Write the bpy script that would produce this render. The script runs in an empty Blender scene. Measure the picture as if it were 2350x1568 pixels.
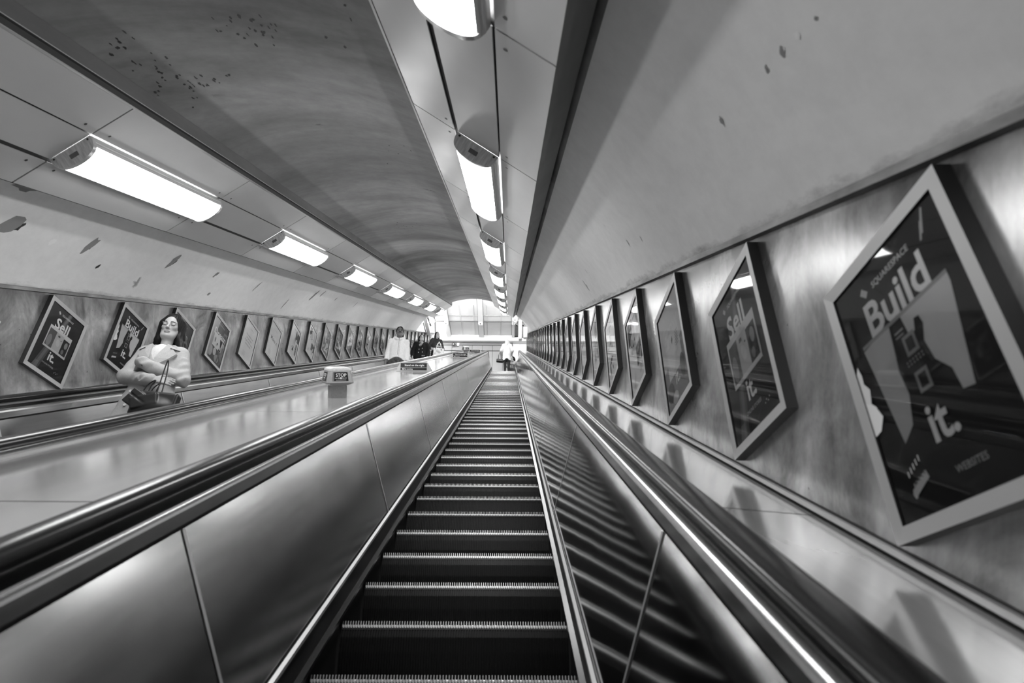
import bpy, bmesh, math, random
import numpy as np
from mathutils import Vector, Matrix
random.seed(7)
SC = bpy.context.scene
COL = SC.collection
PI = math.pi
A = math.radians(30); CA = math.cos(A); SA = math.sin(A)

def W(x, s, n):
    """a point of the sloping shaft: x across, s up the slope, n square to the slope -> world"""
    return Vector((x, s*CA - n*SA, s*SA + n*CA))

def new_root(name, loc, label, cat, group=None, rotz=0.0, rot=None):
    o = bpy.data.objects.new(name, None); COL.objects.link(o)
    o.empty_display_size = 0.1
    o.location = loc
    o.rotation_euler = rot if rot else (0, 0, rotz)
    o['label'] = label; o['category'] = cat
    if group: o['group'] = group
    return o

def tag(o, label, cat, group=None, kind=None):
    o['label'] = label; o['category'] = cat
    if group: o['group'] = group
    if kind: o['kind'] = kind
    return o

def copy_tree(o, parent=None):
    c = o.copy(); COL.objects.link(c)
    if parent is not None: c.parent = parent
    for ch in list(o.children):
        copy_tree(ch, c)
    return c

# ------------------------------------------------------------------ materials
def N(nt, t, **k):
    n = nt.nodes.new(t)
    for a, b in k.items():
        if hasattr(n, a): setattr(n, a, b)
    return n

def g(v): return (v, v, v, 1)

def mat(name, base=0.5, rough=0.5, metal=0.0, spec=0.5, emit=0.0, coat=0.0):
    m = bpy.data.materials.new(name); m.use_nodes = True
    b = m.node_tree.nodes['Principled BSDF']
    b.inputs['Base Color'].default_value = g(base)
    b.inputs['Roughness'].default_value = rough
    b.inputs['Metallic'].default_value = metal
    b.inputs['Specular IOR Level'].default_value = spec
    if coat:
        b.inputs['Coat Weight'].default_value = coat
        b.inputs['Coat Roughness'].default_value = 0.08
    if emit:
        b.inputs['Emission Color'].default_value = g(1)
        b.inputs['Emission Strength'].default_value = emit
    return m

def coords(nt, scale=(1, 1, 1), rot=(0, 0, 0), uv=True):
    tc = N(nt, 'ShaderNodeTexCoord'); mp = N(nt, 'ShaderNodeMapping')
    mp.inputs['Scale'].default_value = scale
    mp.inputs['Rotation'].default_value = rot
    nt.links.new(tc.outputs['UV' if uv else 'Object'], mp.inputs[0])
    return mp.outputs[0]

def noise(nt, vec, scale, detail=4, rough=0.55, dist=0.0):
    n = N(nt, 'ShaderNodeTexNoise')
    n.inputs['Scale'].default_value = scale; n.inputs['Detail'].default_value = detail
    n.inputs['Roughness'].default_value = rough; n.inputs['Distortion'].default_value = dist
    nt.links.new(vec, n.inputs['Vector'])
    return n.outputs['Fac']

def ramp(nt, fac, p0, v0, p1, v1, mid=None):
    r = N(nt, 'ShaderNodeValToRGB')
    e = r.color_ramp.elements
    e[0].position = p0; e[0].color = g(v0); e[1].position = p1; e[1].color = g(v1)
    if mid:
        q = e.new(mid[0]); q.color = g(mid[1])
    nt.links.new(fac, r.inputs[0])
    return r.outputs[0]

def mul(nt, a, b, mode='MULTIPLY', fac=1.0):
    m = N(nt, 'ShaderNodeMix'); m.data_type = 'RGBA'; m.blend_type = mode
    if isinstance(fac, float): m.inputs[0].default_value = fac
    else: nt.links.new(fac, m.inputs[0])
    for i, v in ((6, a), (7, b)):
        if isinstance(v, (int, float)): m.inputs[i].default_value = g(v)
        else: nt.links.new(v, m.inputs[i])
    return m.outputs[2]

def bump(nt, h, strength, dist=0.01):
    b = N(nt, 'ShaderNodeBump'); b.inputs['Strength'].default_value = strength
    b.inputs['Distance'].default_value = dist
    nt.links.new(h, b.inputs['Height'])
    nt.links.new(b.outputs[0], nt.nodes['Principled BSDF'].inputs['Normal'])

def setin(nt, name, v): nt.links.new(v, nt.nodes['Principled BSDF'].inputs[name])

def m_vault(name, lo, hi, smear_scale, spots, edge=None, grain=.84):
    """old painted plaster: u runs along the shaft, v round the section, in metres"""
    m = mat(name, .5, .62); nt = m.node_tree
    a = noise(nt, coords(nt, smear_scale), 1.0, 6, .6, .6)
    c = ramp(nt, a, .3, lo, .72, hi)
    b = noise(nt, coords(nt), 9.0, 8, .7)
    c = mul(nt, c, ramp(nt, b, .32, grain, .6, 1.0))
    # flaked patches, longer round the section
    v = N(nt, 'ShaderNodeTexVoronoi'); v.inputs['Scale'].default_value = spots[0]
    wob = noise(nt, coords(nt), 14, 3)
    mp = coords(nt, spots[3])
    ad = N(nt, 'ShaderNodeVectorMath'); ad.operation = 'ADD'
    sc = N(nt, 'ShaderNodeVectorMath'); sc.operation = 'SCALE'
    nt.links.new(wob, sc.inputs[0]); sc.inputs['Scale'].default_value = .16
    nt.links.new(mp, ad.inputs[0]); nt.links.new(sc.outputs[0], ad.inputs[1])
    nt.links.new(ad.outputs[0], v.inputs['Vector'])
    vr = ramp(nt, v.outputs['Distance'], spots[1]*.55, 1, spots[1], 0)
    gate = ramp(nt, noise(nt, coords(nt), .9, 2), spots[2], 0, spots[2]+.05, 1)
    f = mul(nt, vr, gate)
    c = mul(nt, c, spots[4], 'MIX', f)
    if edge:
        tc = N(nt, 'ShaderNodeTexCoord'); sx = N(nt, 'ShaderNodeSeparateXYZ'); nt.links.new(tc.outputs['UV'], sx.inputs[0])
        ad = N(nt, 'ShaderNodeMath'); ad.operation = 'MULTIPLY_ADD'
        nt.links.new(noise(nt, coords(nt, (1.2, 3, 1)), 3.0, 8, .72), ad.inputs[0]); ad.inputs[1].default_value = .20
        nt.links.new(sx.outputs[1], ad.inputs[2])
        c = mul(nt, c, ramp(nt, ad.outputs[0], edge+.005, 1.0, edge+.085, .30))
    setin(nt, 'Base Color', c)
    bump(nt, b, .12, .004)
    return m

def m_band(name, lo, hi, rough=.3, metal=.0):
    """stained, worn wall cladding"""
    m = mat(name, .4, rough, metal); nt = m.node_tree
    a = noise(nt, coords(nt, (1.7, 1.1, 1), (0, 0, .5)), 1.9, 8, .68, .5)
    c = ramp(nt, a, .3, lo, .68, hi)
    b = noise(nt, coords(nt, (14, 2.2, 1), (0, 0, .52)), 1.6, 5, .7)
    c = mul(nt, c, ramp(nt, b, .3, .80, .62, 1.05))
    sp = noise(nt, coords(nt), 26, 2, .5)
    c = mul(nt, c, ramp(nt, sp, .22, .25, .27, 1.0))
    # grime that gathers under the ledge; colour also darkens just above the deck
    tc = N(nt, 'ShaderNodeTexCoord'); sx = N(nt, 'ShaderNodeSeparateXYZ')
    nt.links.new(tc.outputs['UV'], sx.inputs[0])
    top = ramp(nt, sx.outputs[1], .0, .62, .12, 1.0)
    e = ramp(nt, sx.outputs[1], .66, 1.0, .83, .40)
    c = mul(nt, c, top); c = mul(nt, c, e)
    setin(nt, 'Base Color', c)
    r = ramp(nt, a, .3, rough*.85, .7, rough*1.22)
    setin(nt, 'Roughness', r)
    bump(nt, b, .08, .004)
    return m

def m_metal(name, base, rough, wav=.0, streak=(2, 60, 1), metal=1.0, var=.15, wscale=1.6, aniso=0):
    m = mat(name, base, rough, metal); nt = m.node_tree
    if aniso:
        p = nt.nodes['Principled BSDF']; p.inputs['Anisotropic'].default_value = aniso; p.inputs['Anisotropic Rotation'].default_value = .25
        tg = N(nt, 'ShaderNodeTangent'); tg.direction_type = 'UV_MAP'; tg.uv_map = 'UVMap'; nt.links.new(tg.outputs[0], p.inputs['Tangent'])
    a = noise(nt, coords(nt, streak), 1.0, 4, .6)
    setin(nt, 'Base Color', ramp(nt, a, .3, base*(1-var), .7, base*(1+var)))
    b = noise(nt, coords(nt), 2.2, 5, .6, .8)
    setin(nt, 'Roughness', ramp(nt, b, .3, rough*.92, .7, rough*1.15))
    if wav:
        bump(nt, noise(nt, coords(nt, (1, 1.4, 1)), wscale, 2, .5), wav, .02)
    return m

def m_glass(name):
    m = bpy.data.materials.new(name); m.use_nodes = True; nt = m.node_tree
    nt.nodes.clear()
    o = N(nt, 'ShaderNodeOutputMaterial'); mx = N(nt, 'ShaderNodeMixShader')
    t = N(nt, 'ShaderNodeBsdfTransparent'); gl = N(nt, 'ShaderNodeBsdfAnisotropic')
    gl.inputs['Roughness'].default_value = .03
    fr = N(nt, 'ShaderNodeFresnel'); fr.inputs['IOR'].default_value = 1.42
    nt.links.new(fr.outputs[0], mx.inputs[0]); nt.links.new(t.outputs[0], mx.inputs[1])
    nt.links.new(gl.outputs[0], mx.inputs[2]); nt.links.new(mx.outputs[0], o.inputs[0])
    return m

M = {}
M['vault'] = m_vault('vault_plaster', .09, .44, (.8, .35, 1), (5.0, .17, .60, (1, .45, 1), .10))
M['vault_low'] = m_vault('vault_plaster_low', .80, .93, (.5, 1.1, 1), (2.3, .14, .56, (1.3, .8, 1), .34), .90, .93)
M['band'] = m_band('stained_cladding', .13, .66, .22, .55)
M['bare'] = mat('bare_plaster', .26, .7); M['soot'] = mat('soot_mark', .035, .6); M['chip'] = mat('pale_chip', .9, .7)
M['ledge'] = m_metal('dirty_ledge', .22, .5, 0, (3, 8, 1), .3, .6)
M['steel_panel'] = m_metal('brushed_steel_panel', .42, .185, .05, (3, 30, 1), 1.0, .08, 1.3)
M['steel_deck'] = m_metal('brushed_deck', .66, .13, .02, (1.5, 20, 1), .62, .07)
M['chrome'] = m_metal('polished_moulding', .78, .225, 0, (1, 40, 1), 1.0, .1)
M['pedestal'] = m_metal('grey_pedestal', .22, .45, 0, (6, 6, 1), .3, .1)
M['strip'] = mat('worn_alloy_strip', .42, .42, .6)
M['gap'] = mat('dark_gap', .012, .7)
M['rubber'] = mat('black_rubber', .008, .24, 0, .38)
M['skirt'] = mat('black_skirting', .010, .5, 0, .25)
M['riser'] = mat('black_riser', .006, .38, .1, .35)
M['tread'] = mat('step_tread', .09, .4, .8)
M['nose'] = mat('bright_cleat', .85, .38, .75)
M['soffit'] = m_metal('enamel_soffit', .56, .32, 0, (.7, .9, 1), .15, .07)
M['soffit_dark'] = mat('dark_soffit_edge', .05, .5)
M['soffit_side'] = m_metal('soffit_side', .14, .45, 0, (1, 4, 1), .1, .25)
M['lamp'] = mat('lit_diffuser', .9, .3, 0, .5, 9.0)
M['lamp_metal'] = mat('lamp_metal', .6, .3, .6)
M['cap'] = m_metal('lamp_end_cap', .70, .4, 0, (8, 8, 1), .2, .3)
M['screw'] = mat('dark_screw', .03, .5)
M['frame'] = mat('grey_frame', .42, .42, .25)
M['frame_side'] = mat('black_frame_side', .022, .45)
M['glass'] = m_glass('poster_glass')
PG = {}
def pg(v):
    k = round(v, 2)
    if k not in PG: PG[k] = mat('print_ink', k, .6, 0, .2)
    return PG[k]
M['white'] = mat('white_paint', .80, .55)
M['white_m'] = m_metal('white_panel', .78, .5, 0, (1, 2, 1), 0, .05)
M['shade_grey'] = mat('gap_shade_grey', .34, .6)  # flat grey for the shade drawn beside the hall ribs
M['grey_tile'] = mat('grey_wall_panel', .26, .35)
M['grey_dark'] = mat('dark_grey_paint', .16, .5)
M['black'] = mat('black_paint', .01, .4)
M['sign_black'] = mat('sign_black', .008, .3)
M['sign_white'] = mat('sign_white', .85, .5)
M['alloy'] = m_metal('cast_alloy', .50, .35, 0, (6, 6, 1), .7, .1)
M['floor'] = mat('floor_tile', .35, .4)
M['hall_lamp'] = mat('lit_hall_tube', .9, .3, 0, .5, 60.0)

# ------------------------------------------------------------------ mesh builder
class MB:
    def __init__(s): s.v = []; s.f = []; s.m = []; s.uv = []; s.sm = []
    def poly(s, pts, m=0, uv=None, sm=False):
        i = len(s.v); s.v += [Vector(p) for p in pts]
        s.f.append(tuple(range(i, i+len(pts)))); s.m.append(m); s.sm.append(sm)
        s.uv.append(uv if uv else [(p[0], p[1]) for p in pts])
    def grid(s, rows, m=0, uvs=None, sm=True, close=False):
        """rows: list of equal lists of points"""
        i0 = len(s.v); nr = len(rows); nc = len(rows[0])
        for r in rows: s.v += [Vector(p) for p in r]
        for a in range(nr-1):
            for b in range(nc if close else nc-1):
                b2 = (b+1) % nc
                s.f.append((i0+a*nc+b, i0+a*nc+b2, i0+(a+1)*nc+b2, i0+(a+1)*nc+b))
                s.m.append(m if isinstance(m, int) else m[b]); s.sm.append(sm)
                if uvs: s.uv.append([uvs[a][b], uvs[a][b2 if b2 else b+1] if len(uvs[a]) > b+1 else uvs[a][b], uvs[a+1][b+1] if len(uvs[a]) > b+1 else uvs[a+1][b], uvs[a+1][b]])
                else: s.uv.append([(a, b), (a, b+1), (a+1, b+1), (a+1, b)])
    def hexa(s, c8, m=0):
        """8 corners: bottom loop 0-3, top loop 4-7"""
        i = len(s.v); s.v += [Vector(p) for p in c8]
        for q in ((3,2,1,0),(4,5,6,7),(0,1,5,4),(1,2,6,5),(2,3,7,6),(3,0,4,7)):
            s.f.append(tuple(i+k for k in q)); s.m.append(m); s.sm.append(False)
            s.uv.append([(c8[k][0]+c8[k][2]*.3, c8[k][1]+c8[k][2]) for k in q])
    def box(s, c, h, m=0, R=None):
        c = Vector(c); pts = []
        for z in (-1, 1):
            for x, y in ((-1,-1),(1,-1),(1,1),(-1,1)):
                d = Vector((x*h[0], y*h[1], z*h[2]))
                pts.append(c + (R @ d if R else d))
        s.hexa(pts, m)
    def tube(s, path, r, m=0, seg=10, cap=True, ry=None):
        path = [Vector(p) for p in path]; rows = []
        prev = None
        for i, p in enumerate(path):
            t = (path[min(i+1, len(path)-1)] - path[max(i-1, 0)]).normalized()
            if prev is None:
                a = Vector((0, 0, 1)) if abs(t.z) < .9 else Vector((1, 0, 0))
                u = t.cross(a).normalized()
            else:
                u = (prev - t*prev.dot(t)).normalized()
            prev = u; w = t.cross(u)
            rr = r[i] if isinstance(r, (list, tuple)) else r
            r2 = ry if ry else rr
            rows.append([p + u*math.cos(k*2*PI/seg)*rr + w*math.sin(k*2*PI/seg)*r2 for k in range(seg)])
        s.grid(rows, m, None, True, True)
        if cap:
            s.poly(rows[0][::-1], m); s.poly(rows[-1], m)
    def prism(s, poly, z0, z1, m=0, f=None, ms=None):
        f = f or (lambda x, y, z: (x, y, z))
        n = len(poly)
        s.poly([f(p[0], p[1], z1) for p in poly], m)
        s.poly([f(p[0], p[1], z0) for p in poly][::-1], m)
        for i in range(n):
            a, b = poly[i], poly[(i+1) % n]
            s.poly([f(a[0], a[1], z0), f(b[0], b[1], z0), f(b[0], b[1], z1), f(a[0], a[1], z1)], m if ms is None else ms)
    def build(s, name, mats, parent=None, bevel=0, weld=False, bseg=2):
        me = bpy.data.meshes.new(name)
        vs = s.v
        if parent is not None:
            inv = parent.matrix_basis.inverted()
            p = parent.parent
            while p is not None:
                inv = inv @ p.matrix_basis.inverted(); p = p.parent
            vs = [inv @ v for v in vs]
        me.from_pydata([tuple(v) for v in vs], [], s.f)
        for mt in (mats if isinstance(mats, (list, tuple)) else [mats]): me.materials.append(mt)
        me.polygons.foreach_set('material_index', s.m)
        me.polygons.foreach_set('use_smooth', s.sm)
        ul = me.uv_layers.new(name='UVMap')
        flat = [c for f in s.uv for q in f for c in (q[0], q[1])]
        if len(flat) == len(me.loops)*2: ul.data.foreach_set('uv', flat)
        if weld:
            bm = bmesh.new(); bm.from_mesh(me); bmesh.ops.remove_doubles(bm, verts=bm.verts, dist=1e-5)
            bm.to_mesh(me); bm.free()
        me.update()
        o = bpy.data.objects.new(name, me); COL.objects.link(o)
        if parent is not None: o.parent = parent
        if bevel:
            b = o.modifiers.new('bevel', 'BEVEL'); b.width = bevel; b.segments = bseg; b.limit_method = 'ANGLE'
            b.harden_normals = False
        return o

def struct(o): o['kind'] = 'structure'; return o

# ------------------------------------------------------------------ the slope, its top bend and flat landing
SE = 25.4; RT = 2.0; BASE = -1.23
def path_s(s, x, n):
    """like W, but past SE the line bends over to the flat landing"""
    if s <= SE: return W(x, s, n)
    c = W(0, SE, BASE - RT); r = RT + (n - BASE)
    phi = (s-SE)/RT
    if phi < A:
        a = A - phi
        return Vector((x, c.y - math.sin(a)*r, c.z + math.cos(a)*r))
    return Vector((x, c.y + (phi-A)*RT, c.z + r))
LAND = path_s(SE+RT*A+.01, 0, BASE); ZF = LAND.z
ENDS = SE + RT*A + 1.5
def stations(s0, s1, step=None):
    out = []
    if s0 < SE:
        e = min(s1, SE); k = max(1, int((e-s0)/(step or 1.0)))
        out += [s0 + (e-s0)*i/k for i in range(k+1)]
    else: out = [s0]
    if s1 > SE:
        b0 = max(s0, SE); b1 = min(s1, SE+RT*A)
        if b1 > b0: out += [b0 + (b1-b0)*i/8 for i in range(1, 9)]
        if s1 > SE+RT*A: out.append(s1)
    return out
def sweep(mb, prof, s0, s1, m=0, sm=True, step=None, fn=path_s):
    L = [0]
    for a, b in zip(prof, prof[1:]): L.append(L[-1] + math.hypot(b[0]-a[0], b[1]-a[1]))
    st = stations(s0, s1, step)
    mb.grid([[fn(s, p[0], p[1]) for p in prof] for s in st], m, [[(s, l) for l in L] for s in st], sm)
    return st
def straight(s, x, n): return W(x, s, n)

# ------------------------------------------------------------------ camera
cam = bpy.data.cameras.new('camera'); co = bpy.data.objects.new('camera', cam); COL.objects.link(co)
cam.sensor_width = 36; cam.lens = 1400/2350*36; cam.clip_start = .02; cam.clip_end = 200
ROLL = .007
ex = Vector((1, 0, 0)); en = Vector((0, -SA, CA)); es = Vector((0, CA, SA))
fw = (es + ex*(7/1400) ).normalized()
rt = (ex*math.cos(ROLL) + en*math.sin(ROLL)); rt = (rt - fw*rt.dot(fw)).normalized()
up = rt.cross(fw).normalized()
co.matrix_world = Matrix(((rt.x, up.x, -fw.x, 0), (rt.y, up.y, -fw.y, 0), (rt.z, up.z, -fw.z, 0), (0, 0, 0, 1)))
SC.camera = co
cam.dof.use_dof = True; cam.dof.focus_distance = 8.5; cam.dof.aperture_fstop = 3.2

def at(px, py, s):
    """the point of the place that lies s metres up the slope in the direction measured at px, py"""
    dx = px-1168; dy = 784-py
    return ((dx - ROLL*dy)/1400*s, (dy + ROLL*dx)/1400*s)

# ------------------------------------------------------------------ world and view
w = bpy.data.worlds.new('world'); SC.world = w; w.use_nodes = True
w.node_tree.nodes['Background'].inputs[0].default_value = g(.02)
w.node_tree.nodes['Background'].inputs[1].default_value = 1.0
SC.view_settings.view_transform = 'Standard'; SC.view_settings.look = 'None'
SC.view_settings.gamma = 1; SC.view_settings.exposure = 1.4
SC.view_settings.use_curve_mapping = False
SC.cycles.use_denoising = True
SC.cycles.use_adaptive_sampling = True; SC.cycles.adaptive_threshold = .03
SC.cycles.max_bounces = 8; SC.cycles.glossy_bounces = 6; SC.cycles.diffuse_bounces = 5
SC.cycles.transparent_max_bounces = 12
SC.cycles.sample_clamp_indirect = 4.0
SC.cycles.caustics_reflective = True

# ------------------------------------------------------------------ shaft shell
XC = -1.395; XR = .83; XL = -3.62
VR = 2.579; VN = -.929
NT = .375; NB = -.47; S0 = -3.2; SV = 23.8; SW = 29.6
def arc_pt(a): return (XC + VR*math.sin(a), VN + VR*math.cos(a))
a_sp = math.asin((XR-XC)/VR)
LT = (-.564, 1.365); LO = (.151, .92)       # lighting trough section: inner and outer edge (right one)
TV = (LO[0]-LT[0], LO[1]-LT[1]); TW = math.hypot(*TV)
a_low = math.asin((.29-XC)/VR)
def on_arc(px, py):
    dx, dn = (px-1168)/1400, (784-py)/1400
    A_ = dx*dx+dn*dn; B_ = -2*(dx*XC+dn*VN); C2 = XC*XC+VN*VN-VR*VR
    t = (-B_+math.sqrt(B_*B_-4*A_*C2))/(2*A_)
    return t, math.atan2(t*dx-XC, t*dn-VN)          # s, angle round the section
def mark(mb, s, an, ls, la, seed, m, skew=0.0):
    rr = random.Random(seed); n = 11; pts = []
    for i in range(n):
        t = i*2*PI/n; q = rr.uniform(.55, 1.15)
        u, v = math.cos(t)*ls*q, math.sin(t)*la*q
        u += v*skew
        a2 = an+v/VR; x, nn = XC+(VR-.0015)*math.sin(a2), VN+(VR-.0015)*math.cos(a2)
        pts.append(W(x, s+u, nn))
    mb.poly(pts, m)
MARKS = []   # px, py, half length along the shaft, half length round the section, tone
for px, py, a_, b_, tn in ((30, 522, .07, .10, 2), (45, 530, .03, .05, 3), (210, 570, .035, .11, 2), (212, 573, .015, .05, 3), (228, 618, .02, .03, 3), (398, 606, .04, .09, 2),
        (402, 608, .012, .04, 3), (495, 636, .03, .06, 2), (500, 634, .012, .03, 3), (62, 440, .10, .04, 2), (122, 564, .03, .04, 4), (590, 662, .02, .09, 2), (722, 680, .05, .14, 2),
        (700, 686, .04, .08, 4), (740, 678, .03, .08, 2), (655, 700, .02, .10, 2), (815, 702, .02, .10, 2), (770, 690, .02, .05, 2), (480, 680, .03, .03, 2), (5, 690, .05, .02, 3),
        (1792, 112, .010, .014, 2), (1796, 106, .005, .006, 4), (1655, 274, .011, .018, 2), (1650, 270, .005, .006, 4), (1828, 75, .010, .010, 4), (1757, 152, .008, .012, 2),
        (1870, 35, .006, .006, 2), (1440, 555, .006, .03, 2), (1345, 622, .006, .03, 2), (1470, 545, .005, .02, 2)):
    MARKS.append((px, py, a_, b_, tn))
rr = random.Random(4)
for cx, cy, sx_, sy_, n_ in ((265, 110, 35, 30, 9), (340, 150, 60, 25, 10), (440, 200, 70, 25, 26), (560, 60, 60, 35, 16), (610, 85, 40, 30, 10), (780, 110, 60, 60, 4), (380, 190, 40, 20, 8), (900, 350, 30, 20, 6), (935, 520, 30, 6, 10)):
    for _ in range(n_): MARKS.append((rr.gauss(cx, sx_*.6), rr.gauss(cy, sy_*.6), rr.uniform(.010, .024), rr.uniform(.004, .010), 3))
def vault(name, a0, a1, k, m):
    mb = MB(); prof = [arc_pt(a0+(a1-a0)*i/k) for i in range(k+1)]
    sweep(mb, prof, S0, SV, 0, True, 1.0, straight)
    for i, (px, py, ls, la, tn) in enumerate(MARKS):
        s, an = on_arc(px, py)
        if min(a0, a1) < an < max(a0, a1) and S0 < s < SV: mark(mb, s, an, ls, la, i, tn, .35 if name != 'ceiling' else -.4)
    # thickness at the open upper end
    e0 = [W(p[0], SV, p[1]) for p in prof]
    e1 = [W(XC+(p[0]-XC)*1.06, SV, VN+(p[1]-VN)*1.06) for p in prof]
    mb.grid([e0, e1], 1)
    return struct(mb.build(name, [m, M['white'], M['bare'], M['soot'], M['chip']]))
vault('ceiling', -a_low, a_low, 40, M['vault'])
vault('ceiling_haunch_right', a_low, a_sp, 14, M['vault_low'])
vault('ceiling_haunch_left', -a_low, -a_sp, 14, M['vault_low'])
for side, X, d in (('right', XR, 1), ('left', XL, -1)):
    mb = MB()
    sweep(mb, [(X, NB-.03), (X, NT)], S0, SW, 0, False, 1.0, straight)
    sweep(mb, [(X+d*.15, NT), (X+d*.15, NB-.03)], S0, SW, 0, False, 1.0, straight)
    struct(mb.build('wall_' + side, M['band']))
    mb = MB()
    q = X - d*.022
    sweep(mb, [(X, NT-.022), (q, NT-.018), (q, NT+.004), (X-d*.006, NT+.012), (X+d*.03, NT+.012)], S0, SW, 0, False, 1.0, straight)
    struct(mb.build('trim_1' if d > 0 else 'trim_2', M['ledge']))
    mb = MB()
    sweep(mb, [(X, NB+.040), (X-d*.004, NB+.040), (X-d*.004, NB+.036), (X-d*.012, NB+.034), (X-d*.014, NB+.022), (X-d*.005, NB+.018), (X-d*.005, NB+.010)], S0, SW-.5, 0, False, 1.0, path_s)
    mb.m = [(1, 1, 0, 0, 0, 1)[i % 6] for i in range(len(mb.m))]
    struct(mb.build('trim_3' if d > 0 else 'trim_4', [M['strip'], M['gap']]))

# ------------------------------------------------------------------ lighting troughs
def T(side, t, h, s):
    x = LT[0] + TV[0]*t - .528*h; n = LT[1] + TV[1]*t - .849*h
    if side == 'left': x = 2*XC - x
    return W(x, s, n)
G1, G2 = .355, .705
LP0, LPD, LPL = 3.62, 3.08, 1.62
SH = {'left': 0.0, 'right': -.12}
for side in ('left', 'right'):
    joints = [S0] + [q+SH[side] for k in range(-2, 7) for q in (LP0+k*LPD, LP0+k*LPD+LPL) if S0 < q < SV] + [SV]
    root = new_root('lighting_trough', T(side, .5, 0, 8), 'long grey panelled soffit holding the strip lamps, above the %s escalator side' % side,
                    'soffit', None)
    mb = MB()
    for a, b in ((0, 1),):
        mb.hexa([T(side, 0.004, -.035, S0), T(side, .996, -.035, S0), T(side, .996, -.035, SV), T(side, 0.004, -.035, SV),
                 T(side, 0.004, -.012, S0), T(side, .996, -.012, S0), T(side, .996, -.012, SV), T(side, 0.004, -.012, SV)], 0)
    mb.build('backing', M['soffit_dark'], root)
    for j in range(len(joints)-1):
        s0, s1 = joints[j]+.006, joints[j+1]-.006
        lampbay = any(abs(joints[j]-SH[side]-(LP0+k*LPD)) < .01 for k in range(-2, 7))
        ga, gb = (.017, .007) if side == 'right' else (.007, .017)
        for (t0, t1) in ((0, G1-ga), (G1+ga, G2-gb), (G2+gb, 1)):
            if lampbay and t0 > .3 and t1 < .9: continue
            mb = MB()
            h0, h1 = -.006, 0.0
            mb.hexa([T(side, t0, h0, s0), T(side, t1, h0, s0), T(side, t1, h0, s1), T(side, t0, h0, s1),
                     T(side, t0, h1, s0), T(side, t1, h1, s0), T(side, t1, h1, s1), T(side, t0, h1, s1)], 0)
            for f in range(6): mb.uv[f] = [(s0, t0), (s0, t1), (s1, t1), (s1, t0)]
            # screws in the corners next to the lamp row
            ts = t1-.05 if t0 == 0 else (t0+.05 if t1 == 1 else None)
            if ts:
                for ss in (s0+.10, s1-.10):
                    ring = [T(side, ts+.011*math.cos(q*PI/5), .0015, ss+.009*math.sin(q*PI/5)) for q in range(10)]
                    mb.poly(ring, 1)
            mb.build('soffit_panel', [M['soffit'], M['screw']], root)
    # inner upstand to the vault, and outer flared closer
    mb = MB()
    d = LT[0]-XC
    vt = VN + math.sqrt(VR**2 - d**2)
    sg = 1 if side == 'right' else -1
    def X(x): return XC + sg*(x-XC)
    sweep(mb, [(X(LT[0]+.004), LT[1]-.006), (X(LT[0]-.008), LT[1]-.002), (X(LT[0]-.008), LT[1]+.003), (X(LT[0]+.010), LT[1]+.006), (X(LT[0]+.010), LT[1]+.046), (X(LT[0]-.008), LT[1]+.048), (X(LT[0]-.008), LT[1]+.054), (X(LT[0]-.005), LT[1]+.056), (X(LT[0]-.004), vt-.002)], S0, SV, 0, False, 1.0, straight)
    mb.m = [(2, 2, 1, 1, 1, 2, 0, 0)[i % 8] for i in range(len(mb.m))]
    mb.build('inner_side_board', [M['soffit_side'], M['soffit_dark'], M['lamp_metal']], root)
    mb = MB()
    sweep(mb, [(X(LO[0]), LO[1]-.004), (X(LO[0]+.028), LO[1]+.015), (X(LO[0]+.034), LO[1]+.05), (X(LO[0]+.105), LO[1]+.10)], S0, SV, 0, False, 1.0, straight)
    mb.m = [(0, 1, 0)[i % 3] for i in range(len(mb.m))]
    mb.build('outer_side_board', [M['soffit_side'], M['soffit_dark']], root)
    mb = MB()
    mb.poly([T(side, 0, 0, SV), T(side, 1, 0, SV), W(X(LO[0]+.105), SV, LO[1]+.10), W(X(LT[0]), SV, vt)], 0)
    mb.build('end_board', M['soffit'], root)

ORD = ['nearest', 'second', 'third', 'fourth', 'fifth', 'sixth', 'seventh', 'eighth', 'ninth', 'tenth', 'eleventh', 'twelfth',
       'thirteenth', 'fourteenth', 'fifteenth', 'sixteenth', 'seventeenth', 'eighteenth', 'nineteenth', 'twentieth',
       'twenty-first', 'twenty-second', 'twenty-third', 'twenty-fourth', 'twenty-fifth', 'twenty-sixth', 'twenty-seventh',
       'twenty-eighth', 'twenty-ninth', 'thirtieth', 'thirty-first', 'thirty-second', 'thirty-third', 'thirty-fourth']

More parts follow.
